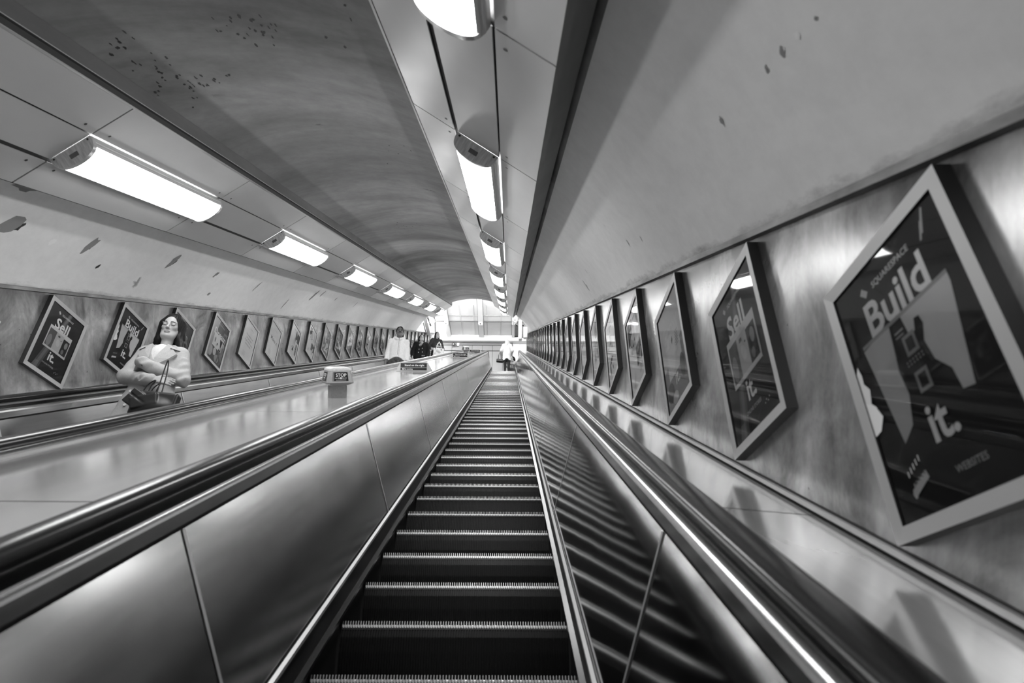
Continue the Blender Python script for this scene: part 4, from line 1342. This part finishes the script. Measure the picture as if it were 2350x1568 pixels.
def torso(S, h, g=0.0, sh=.165, female=True):
    """trunk for a stature h (1 = 1.70 m) grown by g"""
    def e(c, r, k=.05): S.ell([v*h for v in c], [v*h+g for v in r], k)
    e((0, 0, .93), (.150 if female else .145, .105, .12)); e((0, 0, 1.10), (.120 if female else .135, .088, .15))
    e((0, 0, 1.27), (.145 if female else .165, .100, .14))
    S.cone((-sh*h, 0, 1.385*h), (sh*h, 0, 1.385*h), .048*h+g, .048*h+g, .05)
def legs(S, h, r=1.0, g=0.0, sp=.085, shoes=True):
    for q in (-1, 1):
        S.cone((q*sp*h, 0, .90*h), (q*sp*1.0*h, -.01*h, .48*h), .082*h*r+g, .056*h*r+g, .03)
        S.cone((q*sp*h, -.01*h, .48*h), (q*sp*h, .02*h, .09*h), .056*h*r+g, .036*h*r+g, .02)
        if shoes:
            S.cone((q*sp*h, .03*h, .055*h), (q*sp*1.1*h, -.14*h, .035*h), .040*h, .030*h, .02)
def floor_cut(S): S.box((0, 0, -.5), (2, 2, .503), 0, 0, 'sub')

def stand(x, y, up_esc=True):
    """height of the step under world y"""
    y0 = W(0, 2.24+(0 if up_esc else .17), BASE).y
    k = math.floor((y-y0)/PITCH_Y)
    return nose_z(y0+k*PITCH_Y)+.004

# ---- the woman with crossed arms
X_, N_ = at(396, 755, 4.98)
P_ = W(X_, 4.98, N_)
wy = P_.y; wz = stand(0, wy, False)
HH = (P_.z - wz)/1.56           # scale so that the head sits where it should
HS = HH
person = new_root('person', (P_.x, wy, wz), 'woman with long dark hair in a pale coat, arms crossed and eyes closed', 'person')
person.scale = (HS, HS, HS)
person.rotation_euler = (0, 0, math.radians(4))
RH = rotm('Z', 9) @ rotm('X', 7)
S = Solid((-.40, -.36, -.01), (.40, .24, 1.72), .005)
torso(S, .955, -.014, .13)
S.cone((0, .012, 1.31), (0, .0, 1.47), .046, .043, .03)
legs(S, .98)
wld = head(S, (0, 0, 1.572), RH, .98)
Rs, Re, Rw = (-.140, .0, 1.318), (-.190, -.06, 1.085), (.07, -.185, 1.010)
Ls, Le, Lw = (.145, .0, 1.318), (.222, -.03, 1.090), (-.035, -.185, 1.150)
for a, b, c in ((Rs, Re, Rw), (Ls, Le, Lw)):
    S.cone(a, b, .046, .038, .03); S.cone(b, c, .038, .026, .02)
hand(S, (.095, -.195, 1.005), (.97, -.06, -.06), (0, -.9, .3), .95, .35, -1)
hand(S, (-.045, -.175, 1.148), (-.45, .85, -.15), (0, -.6, .8), .95, .3, 1)
floor_cut(S)
lipc = wld((0, -.085, -.0715)); Rinv = RH.T
def woman_mat(C):
    m = np.zeros(len(C), int)
    pv = np.array((0, .0196, 1.572-.098))
    L = (C-pv) @ RH + pv - np.array((0, 0, 1.572))      # back into head space
    m[(np.abs(L[:, 0]) < .0240-.5*np.abs(L[:, 2]+.073)) & (np.abs(L[:, 2]+.0735) < .0105) & (L[:, 1] < -.078) ] = 1
    m[C[:, 2] < .10] = 2
    return m
body = S.build('body', [M['skin_pale'], M['lip'], M['leather']], person, woman_mat)
face_lines(wld, body, .98, .0030)
# hair
S = Solid((-.26, -.22, 1.12), (.30, .24, 1.74), .005)
Rhc = (0, .0196, 1.474)
S.turn(RH, Rhc)
S.ell((0, .028, 1.592), (.088, .100, .106), .02)
S.ell((0, .06, 1.53), (.086, .070, .12), .03)
S.cone((-.070, .010, 1.60), (-.082, .025, 1.46), .030, .030, .03)
S.cone((.070, .005, 1.60), (.080, .015, 1.46), .032, .034, .03)
S.turn()
S.cone((-.080, .045, 1.47), (-.135, .055, 1.335), .036, .026, .03)
S.cone((.078, .030, 1.48), (.150, .000, 1.335), .042, .030, .03)
S.cone((.11, .01, 1.40), (.168, -.020, 1.290), .034, .012, .03)
S.cone((0, .085, 1.52), (0, .105, 1.28), .075, .085, .03, 'add', .45)
S.turn(RH, Rhc)
S.ell((0, -.080, 1.540), (.057, .085, .098), .012, 'sub')
S.ell((.0, -.105, 1.600), (.040, .07, .050), .012, 'sub')
S.turn()
S.cone((0, -.06, 1.47), (0, -.06, 1.36), .062, .060, .01, 'sub')
def strands(V):
    V = V.copy(); a = np.arctan2(V[:, 1]-.03, V[:, 0])
    f = .0011*np.sin(a*44+V[:, 2]*6)+.0008*np.sin(a*91-V[:, 2]*9)
    V[:, 0] += np.cos(a)*f; V[:, 1] += np.sin(a)*f
    return V
hh_ = S.build('hair', M['hair'], person, None, strands)
# white top under the coat
S = Solid((-.2, -.2, 1.0), (.2, .2, 1.46), .007)
torso(S, .955, .008, .12)
S.ell((0, -.030, 1.29), (.078, .078, .100), .02)
S.box((0, 0, .7), (1, 1, .4), 0, 0, 'sub'); S.ell((0, -.03, 1.455), (.062, .085, .055), .01, 'sub')
S.build('top', M['knit'], person)
# coat
S = Solid((-.44, -.36, .42), (.44, .28, 1.50), .0062)
torso(S, .955, .018, .125)
S.cone((0, 0, 1.12), (0, .01, .56), .140, .28, .05, 'add', .62)
S.ell((0, .02, 1.32), (.13, .080, .06), .04)
for a, b, c in ((Rs, Re, Rw), (Ls, Le, Lw)):
    S.cone(a, b, .056, .056, .03)
    S.cone(b, c, .052, .046, .022)
S.cone((-.07, .02, 1.365), (.07, .02, 1.365), .045, .045, .03)
# V opening and open front below
S.cone((0, -.130, 1.43), (0, -.140, 1.17), .070, .026, .004, 'sub')
S.ell((0, -.02, 1.44), (.060, .070, .09), .01, 'sub')
S.cone((-.02, -.20, 1.18), (.01, -.20, .80), .006, .008, .006, 'sub')
S.box((0, 0, .30), (1, 1, .225), 0, 0, 'sub')
def coatfold(V):
    V = V.copy(); z = V[:, 2]; a = np.arctan2(V[:, 1], V[:, 0])
    amt = np.clip((1.02-z)/.4, 0, 1)*.012
    V[:, 0] += np.cos(a)*np.sin(a*7+1)*amt; V[:, 1] += np.sin(a)*np.sin(a*7+1)*amt
    arm = (z > 1.0) & (z < 1.27) & ((np.abs(V[:, 0]) > .13) | (V[:, 1] < -.13))
    w_ = np.where(arm, .0045, 0)*(.5+.5*np.sin(V[:, 0]*23+2))
    V[:, 2] += w_*np.sin(V[:, 0]*70+z*55); V[:, 1] += w_*np.sin(V[:, 0]*60-z*80)*1.3
    return V
coat = S.build('coat', M['coat_pale'], person, None, coatfold)
# lapels: wide notched flaps lying on the chest
def lapel(sd):
    pts = [(.058, 1.372), (.115, 1.362), (.172, 1.322), (.112, 1.322), (.145, 1.285), (.108, 1.225), (.018, 1.140), (.022, 1.22)]
    mb = MB()
    def f(x, z, t): return (sd*x, -.096 - .055*math.cos(x*7) + (1.36-z)*-.10 + .055*max(0, (z-1.36))*12*.16 - t, z)
    base_ = [(x, z) for x, z in pts]
    def yf(x, z): return -.136 + x*x*2.8 + max(0, z-1.29)*.62
    top = [Vector((sd*x, yf(x, z)-.010, z)) for x, z in base_]; bot = [Vector((sd*x, yf(x, z)+.012, z)) for x, z in base_]
    n = len(top)
    up1 = [0, 1, 2, 3]; lo = [0, 3, 4, 5, 6, 7]
    for idx in (up1, lo):
        mb.poly([top[i] for i in idx], 0); mb.poly([bot[i] for i in idx][::-1], 0)
    for i in range(n): mb.poly([top[i], top[(i+1) % n], bot[(i+1) % n], bot[i]], 0)
    o = mb.build('lapel', M['coat_pale']); o.parent = coat
    mb = MB(); mb.tube([Vector((sd*.095, yf(.095, 1.326)-.013, 1.324)), Vector((sd*.140, yf(.14, 1.322)-.013, 1.321)), Vector((sd*.176, yf(.176, 1.322)-.012, 1.321))], .0032, 0, 6)
    o = mb.build('lapel_seam', M['lash']); o.parent = coat
lapel(-1); lapel(1)
mb = MB()
cv = np.empty(len(coat.data.vertices)*3); coat.data.vertices.foreach_get('co', cv); cv = cv.reshape(-1, 3)
for bx, bz in ((-.085, .945), (.045, .945), (-.09, .83), (.05, .83)):
    mb = MB()
    near = cv[(np.abs(cv[:, 0]-bx) < .012) & (np.abs(cv[:, 2]-bz) < .012)]
    yy = near[:, 1].min() if len(near) else -.15
    mb.tube([(bx, yy+.004, bz), (bx, yy-.006, bz)], .0105, 0, 12)
    o = mb.build('button', M['button']); o.parent = coat
# her black tote, hung on the forearm
def to_w(par, p):
    return par.matrix_basis @ Vector(p)
bagroot = new_root('tote_bag', to_w(person, (.17, -.235, .800)), 'slouchy black leather tote bag hanging from the crossed arms of the long-haired woman', 'bag')
bagroot.scale = person.scale*.76; bagroot.rotation_euler = person.rotation_euler
S = Solid((-.30, -.12, -.24), (.30, .12, .24), .006)
S.box((.02, 0, -.02), (.205, .050, .130), .03, .02, 'add', rotm('Y', 4))
S.ell((.02, 0, -.05), (.19, .075, .10), .03)
S.box((.02, 0, .12), (.19, .028, .05), .008, .01, 'sub', rotm('Y', 4))
S.box((-.165, -.045, .03), (.065, .022, .080), .010, .012, 'add', rotm('Y', 32))
S.box((-.06, -.058, -.005), (.12, .016, .060), .012, .01, 'add', rotm('Y', -16))
S.cone((-.24, -.05, .10), (-.05, -.085, -.03), .008, .008, .012, 'sub')
S.cone((.05, -.09, .03), (.16, -.08, -.10), .006, .006, .012, 'sub')
S.build('bag_body', M['leather'], bagroot)
for dy, x0, x1, tx, tz, cx in ((-.035, -.11, -.06, -.02, .22, 0), (.02, -.07, -.02, .0, .21, 0), (-.03, .02, .065, .045, .43, 0)):
    mb = MB(); pts = []
    for i in range(13):
        t = i/12; a = PI*t
        pts.append((x0+(x1-x0)*t + (tx-(x0+x1)/2)*math.sin(a), dy+(-.03 if tz > .3 else -.01)*math.sin(a), .09+(tz-.09)*math.sin(a)**.45))
    mb.tube(pts, .0062, 0, 8)
    o = mb.build('handle', M['leather']); o.parent = bagroot

# ---- generic passenger dressed in a jacket or coat
def passenger(label, loc, h, rot, vox, pose, coat, skin, hair, trousers, hem, flare=.0, bulk=.03, head_R=None, female=False, hood=False, mo=False, hairfn=None, group=None, eye=True, notch=False):
    r = new_root('person', loc, label, 'person', None, rotz=rot)
    Rs, Re, Rw, Ls, Le, Lw, hd = pose
    sv = lambda p: tuple(v*h for v in p)
    S = Solid((-.42*h, -.40*h, -.01), (.42*h, .40*h, 1.76*h), vox)
    torso(S, h, -.01, .15 if female else .165, female)
    S.cone(sv((0, .012, 1.38)), sv((0, .0, 1.49)), .052*h, .050*h, .03)
    wl = head(S, sv((0, -.01, 1.595)), head_R, h, female)
    for a, b, c in ((Rs, Re, Rw), (Ls, Le, Lw)):
        S.cone(sv(a), sv(b), .046*h, .037*h, .03); S.cone(sv(b), sv(c), .037*h, .026*h, .02)
    hand(S, sv(Rw), hd[0], hd[1], h, .5, 1, .004); hand(S, sv(Lw), hd[2], hd[3], h, .5, -1, .004)
    legs(S, h)
    floor_cut(S)
    body = S.build('body', [skin, M['leather']], r, lambda C: (C[:, 2] < .10*h).astype(int))
    if eye: face_lines(wl, body, h, .0052, False, mo)
    S = Solid((-.2*h, -.2*h, 1.2*h), (.2*h, .25*h, 1.8*h), vox)
    hairfn(S, h, sv)
    S.build('hair', hair, r)
    S = Solid((-.42*h, -.40*h, hem*h-.05), (.42*h, .40*h, 1.58*h), vox)
    torso(S, h, bulk, .150 if female else .155, female)
    S.cone(sv((0, 0, 1.2)), sv((0, .0, hem)), .150*h+bulk*.5, .150*h+bulk*.5+flare, .05, 'add', .68)
    for a, b, c in ((Rs, Re, Rw), (Ls, Le, Lw)):
        S.cone(sv(a), sv(b), .054*h+bulk*.8, .046*h+bulk*.7, .03); S.cone(sv(b), sv(c), .046*h+bulk*.7, .036*h+bulk*.5, .02)
    if hood:
        S.cone(sv((-.085, .02, 1.45)), sv((0, .10, 1.50)), .045*h, .055*h, .03); S.cone(sv((.085, .02, 1.45)), sv((0, .10, 1.50)), .045*h, .055*h, .03)
        S.cone(sv((-.085, .0, 1.45)), sv((-.03, -.085, 1.40)), .036*h, .028*h, .02); S.cone(sv((.085, .0, 1.45)), sv((.03, -.085, 1.40)), .036*h, .028*h, .02)
    else:
        S.cone(sv((-.07, .01, 1.44)), sv((.07, .01, 1.44)), .045*h, .045*h, .02)
    S.ell(sv((0, -.02, 1.52)), (.058*h, .062*h, .11*h), .01, 'sub')
    S.box((0, 0, hem*h-.5), (1, 1, .5), 0, 0, 'sub')
    if hood: S.ell((0, -.12*h, (hem-.03)*h), (.15*h, .14*h, .065*h), .01, 'sub')
    if notch: S.cone((0, 0, (hem-.02)*h), (0, .35, (hem-.02)*h), .09*h, .09*h, .01, 'sub'); 
    for w_, e_ in ((Rw, Re), (Lw, Le)):
        w_ = np.array(sv(w_)); d = w_-np.array(sv(e_)); d /= np.linalg.norm(d)
        S.cone(w_+d*.012, w_+d*.09, .05, .05, .004, 'sub')
    ct = S.build('jacket' if hem > .7 else 'coat', coat, r)
    S = Solid((-.25*h, -.25*h, -.0), (.25*h, .25*h, 1.06*h), vox)
    legs(S, h, 1.12, .012, .088, False); S.ell(sv((0, 0, .93)), (.165*h, .118*h, .12*h), .04)
    S.box((0, 0, -.42), (1, 1, .50), 0, 0, 'sub')
    S.build('trousers', trousers, r)
    return r, ct, wl

def hair_short(S, h, sv):
    S.ell(sv((0, .008, 1.618)), (.082*h, .098*h, .098*h), .01)
    S.ell(sv((0, -.085, 1.575)), (.064*h, .075*h, .088*h), .008, 'sub')
    S.box(sv((0, 0, 1.40)), (1, 1, .155*h), 0, .005, 'sub')
relaxed = ((-.165, 0, 1.375), (-.205, .02, 1.12), (-.215, -.06, .90), (.165, 0, 1.375), (.205, .02, 1.12), (.215, -.06, .90),
           ((0, -.15, -1), (-1, 0, 0), (0, -.15, -1), (1, 0, 0)))
X_, N_ = at(918, 762, 12.55); p = W(X_, 12.55, N_); z = stand(0, p.y, False)
hsc = (p.z - z)/1.60
man, mj, _ = passenger('man with a moustache in a white hooded zip jacket on the left escalator', (p.x, p.y, z), hsc, math.radians(8), .0085, relaxed,
          M['coat_white'], M['skin_dark'], M['hair'], M['trouser'], .985, .0, .006, rotm('Z', 6), False, True, True, hair_short)
mb = MB(); mb.tube([(.012*hsc, -(.153+.0)*hsc-.012 + (.04 if z_ > 1.34 else 0), z_*hsc) for z_ in (1.40, 1.36, 1.30, 1.2, 1.1, 1.04)], .005, 0, 6)
o = mb.build('zip', M['zip']); o.parent = mj
# ---- woman in the black buttoned coat
def hair_bob(S, h, sv):
    S.ell(sv((0, .012, 1.612)), (.088*h, .10*h, .10*h), .01)
    for q in (-1, 1): S.cone(sv((q*.078, .0, 1.60)), sv((q*.080, .005, 1.50)), .028*h, .026*h, .02)
    S.cone(sv((0, .07, 1.58)), sv((0, .06, 1.48)), .07*h, .05*h, .02, 'add', .6)
    S.ell(sv((0, -.085, 1.565)), (.060*h, .080*h, .092*h), .008, 'sub')
X_, N_ = at(968, 776, 19.0); p = W(X_, 19.0, N_); z = stand(0, p.y, False)
hsc = (p.z-z)/1.60
pose2 = ((-.17, 0, 1.365), (-.245, .02, 1.12), (-.235, -.10, .90), (.17, 0, 1.365), (.245, .02, 1.12), (.225, -.10, .92), ((0, -.4, -1), (-1, 0, 0), (0, -.4, -1), (1, 0, 0)))
w2, wc, _ = passenger('woman in a black buttoned coat and patterned scarf, behind the man in white', (p.x, p.y, z), hsc, math.radians(10), .009, pose2,
          M['coat_black'], M['skin_fair'], M['hair'], M['legging'], .55, .06, .032, rotm('Z', 12), True, False, False, hair_bob)
S = Solid((-.2, -.24, 1.2), (.2, .2, 1.6), .009)
for a, b in (((-.09, 0, 1.43), (0, -.11, 1.38)), ((.09, 0, 1.43), (0, -.11, 1.38)), ((-.09, 0, 1.43), (0, .09, 1.46)), ((.09, 0, 1.43), (0, .09, 1.46))):
    S.cone([v*hsc for v in a], [v*hsc for v in b], .036, .040, .03)
S.ell((.01, -.15*hsc, 1.345*hsc), (.05, .035, .055), .02); S.ell((-.03, -.145*hsc, 1.28*hsc), (.045, .025, .05), .02)
S.build('scarf', M['scarf'], w2)
for bx, bz in ((-.055, 1.12), (.045, 1.16), (-.065, 1.02), (.055, 1.04), (.06, .92), (.115, .925)):
    mb = MB(); mb.tube([(bx*hsc, -.150*hsc, bz*hsc), (bx*hsc, -.150*hsc-.035, bz*hsc)], .012, 0, 10)
    o = mb.build('button', M['button']); o.parent = wc
# ---- passenger with the white tote near the top
def hair_long(S, h, sv):
    S.ell(sv((0, .012, 1.612)), (.086*h, .10*h, .10*h), .01)
    for q in (-1, 1): S.cone(sv((q*.07, .0, 1.60)), sv((q*.085, -.05, 1.34)), .032*h, .036*h, .02)
    S.cone(sv((0, .07, 1.58)), sv((0, .09, 1.36)), .07*h, .06*h, .02, 'add', .6)
    S.ell(sv((0, -.085, 1.565)), (.056*h, .080*h, .090*h), .008, 'sub')
X_, N_ = at(1003, 769, 21.6); p = W(X_, 21.6, N_); z = stand(0, p.y, False)
hsc = (p.z-z)/1.60
pose3 = ((-.17, 0, 1.365), (-.29, .0, 1.12), (-.22, -.16, 1.02), (.17, 0, 1.365), (.26, -.03, 1.12), (.10, -.20, 1.10), ((.6, -.6, -.4), (-1, 0, .4), (-1, -.3, 0), (0, -1, .2)))
w3, _, _ = passenger('person in a dark jacket carrying a white tote, highest on the left escalator', (p.x, p.y, z), hsc, math.radians(20), .009, pose3,
          M['jacket_dark'], M['skin'], M['hair'], M['legging'], .82, .01, .036, rotm('Z', 25), True, False, False, hair_long)
def tote(label, loc, rz, w_, hh, dp, m, cat='bag', hl=.25):
    r = new_root('tote_bag', loc, label, cat, None, rotz=rz)
    S = Solid((-w_, -dp*2-.02, -.03), (w_, dp*2+.02, hh+.05), .009)
    S.box((0, 0, hh/2), (w_/2, dp, hh/2), .03, .01); S.ell((0, 0, hh*.3), (w_*.48, dp*1.5, hh*.28), .03)
    S.build('bag_body', m, r)
    for e in (-1, 1):
        mb = MB(); mb.tube([(-w_*.22, e*dp*.8, hh-.01), (-w_*.16, e*dp*.8, hh+hl*.6), (0, e*dp*.6, hh+hl), (w_*.16, e*dp*.8, hh+hl*.6), (w_*.22, e*dp*.8, hh-.01)], .012, 0, 8)
        o = mb.build('handle', m); o.parent = r
    return r
c_ = to_w(w3, (.03*hsc, -.27*hsc, .66*hsc))
tb = tote('white canvas tote bag with a dark print, carried near the top of the left escalator', c_, math.radians(8), .36, .36, .05, M['canvas'])
mb = MB()
for i in range(5): mb.tube([(-.10+.03*i, -.078, .20-.02*i), (-.05+.03*i, -.080, .27-.02*i)], .005, 0, 6)
mb.tube([(-.13, -.07, .29), (-.10, -.07, .31)], .012, 0, 6); mb.tube([(-.13, -.075, .12), (-.11, -.075, .14)], .012, 0, 6); mb.tube([(.07, -.07, .31), (.10, -.07, .26)], .012, 0, 6)
o = mb.build('print', M['grey_dark']); o.parent = tb.children[0]
# ---- woman in the white coat seen from behind on the landing
def hair_back(S, h, sv):
    S.ell(sv((0, .012, 1.612)), (.090*h, .105*h, .105*h), .01)
    S.cone(sv((0, .06, 1.60)), sv((.02, .09, 1.36)), .08*h, .085*h, .02, 'add', .6)
    S.cone(sv((-.07, .03, 1.60)), sv((-.10, .05, 1.36)), .035*h, .05*h, .02)
    S.ell(sv((0, -.085, 1.565)), (.056*h, .080*h, .090*h), .008, 'sub')
X_, N_ = at(1163.5, 783.5, 26.9); p = W(X_, 26.9, N_)
z = nose_z(p.y)
hsc = (p.z-z)/1.60
pose4 = ((-.17, 0, 1.365), (-.27, .03, 1.10), (-.22, -.18, 1.02), (.17, 0, 1.365), (.27, .03, 1.10), (.22, -.18, 1.02), ((0, -1, 0), (-1, 0, 0), (0, -1, 0), (1, 0, 0)))
w4, _, _ = passenger('fair-haired woman in a white knee-length coat, seen from behind at the top of the escalator', (p.x, p.y, z), hsc, PI, .009, pose4,
          M['coat_white'], M['skin'], M['blonde'], M['legging'], .60, .045, .030, None, True, False, False, hair_back, None, False, True)
c_ = Vector((p.x-.30, p.y-.05, z+.50*hsc))
tote('black handbag hanging at the left side of the woman in the white coat', c_, .2, .30, .16, .05, M['leather'], 'bag', .36)
# ---- crouching person and black case on the landing
X_, N_ = at(1179.5, 825.5, 27.1); p = W(X_, 27.2, N_); z = nose_z(p.y)
r = new_root('person', (p.x, p.y, z), 'dark-haired person crouching in a pale top, right of the woman in the white coat', 'person', rotz=math.radians(-50))
hz = p.z - z
S = Solid((-.35, -.5, -.01), (.35, .4, hz+.16), .009)
wl = head(S, (0, -.10, hz), rotm('X', 20), .98, False)
S.cone((0, -.06, hz-.10), (0, -.02, hz-.18), .05, .05, .03)
S.ell((0, .03, hz-.30), (.15, .11, .17), .05); S.ell((0, .10, hz-.48), (.15, .13, .11), .05)
for q in (-1, 1):
    S.cone((q*.09, .10, hz-.48), (q*.14, -.26, hz-.34 if hz > .7 else .42), .080, .058, .03)
    S.cone((q*.14, -.26, hz-.34 if hz > .7 else .42), (q*.12, -.10, .08), .056, .038, .02)
    S.cone((q*.12, -.10, .06), (q*.13, -.24, .035), .04, .03, .02)
    S.cone((q*.16, .0, hz-.20), (q*.21, -.16, hz-.38), .045, .037, .03); S.cone((q*.21, -.16, hz-.38), (q*.12, -.36, hz-.40), .037, .026, .02)
    hand(S, (q*.12, -.36, hz-.40), (-.2*q, -1, -.2), (0, 0, 1), 1, .5, q, .004)
floor_cut(S)
S.build('body', [M['skin'], M['leather'], M['pale_cotton']], r, lambda C: np.where(C[:, 2] < .09, 1, np.where((C[:, 1] > -.34) & (C[:, 2] < hz-.14), 2, 0)))
S = Solid((-.2, -.3, hz-.2), (.2, .2, hz+.2), .009)
S.ell((0, -.07, hz+.02), (.092, .108, .108), .01); S.ell((0, -.19, hz-.04), (.060, .08, .085), .008, 'sub'); S.cone((0, .0, hz), (0, .02, hz-.12), .07, .05, .02)
S.build('hair', M['hair'], r)
S = Solid((-.35, -.5, hz-.62), (.35, .4, hz), .009)
S.ell((0, .03, hz-.30), (.17, .13, .19), .05); S.cone((-.15, .0, hz-.19), (.15, .0, hz-.19), .06, .06, .04)
for q in (-1, 1): S.cone((q*.16, .0, hz-.20), (q*.21, -.16, hz-.38), .062, .055, .03); S.cone((q*.21, -.16, hz-.38), (q*.14, -.32, hz-.40), .055, .042, .02)
S.build('top', M['pale_cotton'], r)
X_, N_ = at(1176, 844, 26.0); q_ = W(X_, 26.6, N_); zc = nose_z(q_.y)
r = new_root('case', (q_.x, q_.y, zc), 'black case on the ground in front of the crouching person at the top', 'case')
mb = MB(); mb.hexa([(q_.x-.15, q_.y-.08, zc+.01), (q_.x+.12, q_.y-.08, zc+.01), (q_.x+.12, q_.y+.10, zc+.01), (q_.x-.15, q_.y+.10, zc+.01),
                    (q_.x-.14, q_.y-.07, zc+.33), (q_.x+.11, q_.y-.07, zc+.33), (q_.x+.11, q_.y+.09, zc+.33), (q_.x-.14, q_.y+.09, zc+.33)])
mb.build('shell', M['leather'], r, bevel=.015)
mb = MB(); mb.tube([(q_.x-.07, q_.y, zc+.33), (q_.x-.06, q_.y, zc+.365), (q_.x+.03, q_.y, zc+.365), (q_.x+.04, q_.y, zc+.33)], .009, 0, 8); mb.build('handle', M['rubber'], r)

man.scale.x = .88; man.scale.y = .94
w2.scale.x = .92
w3.scale.x = .78; w3.scale.y = .85
w4.scale.x = .92
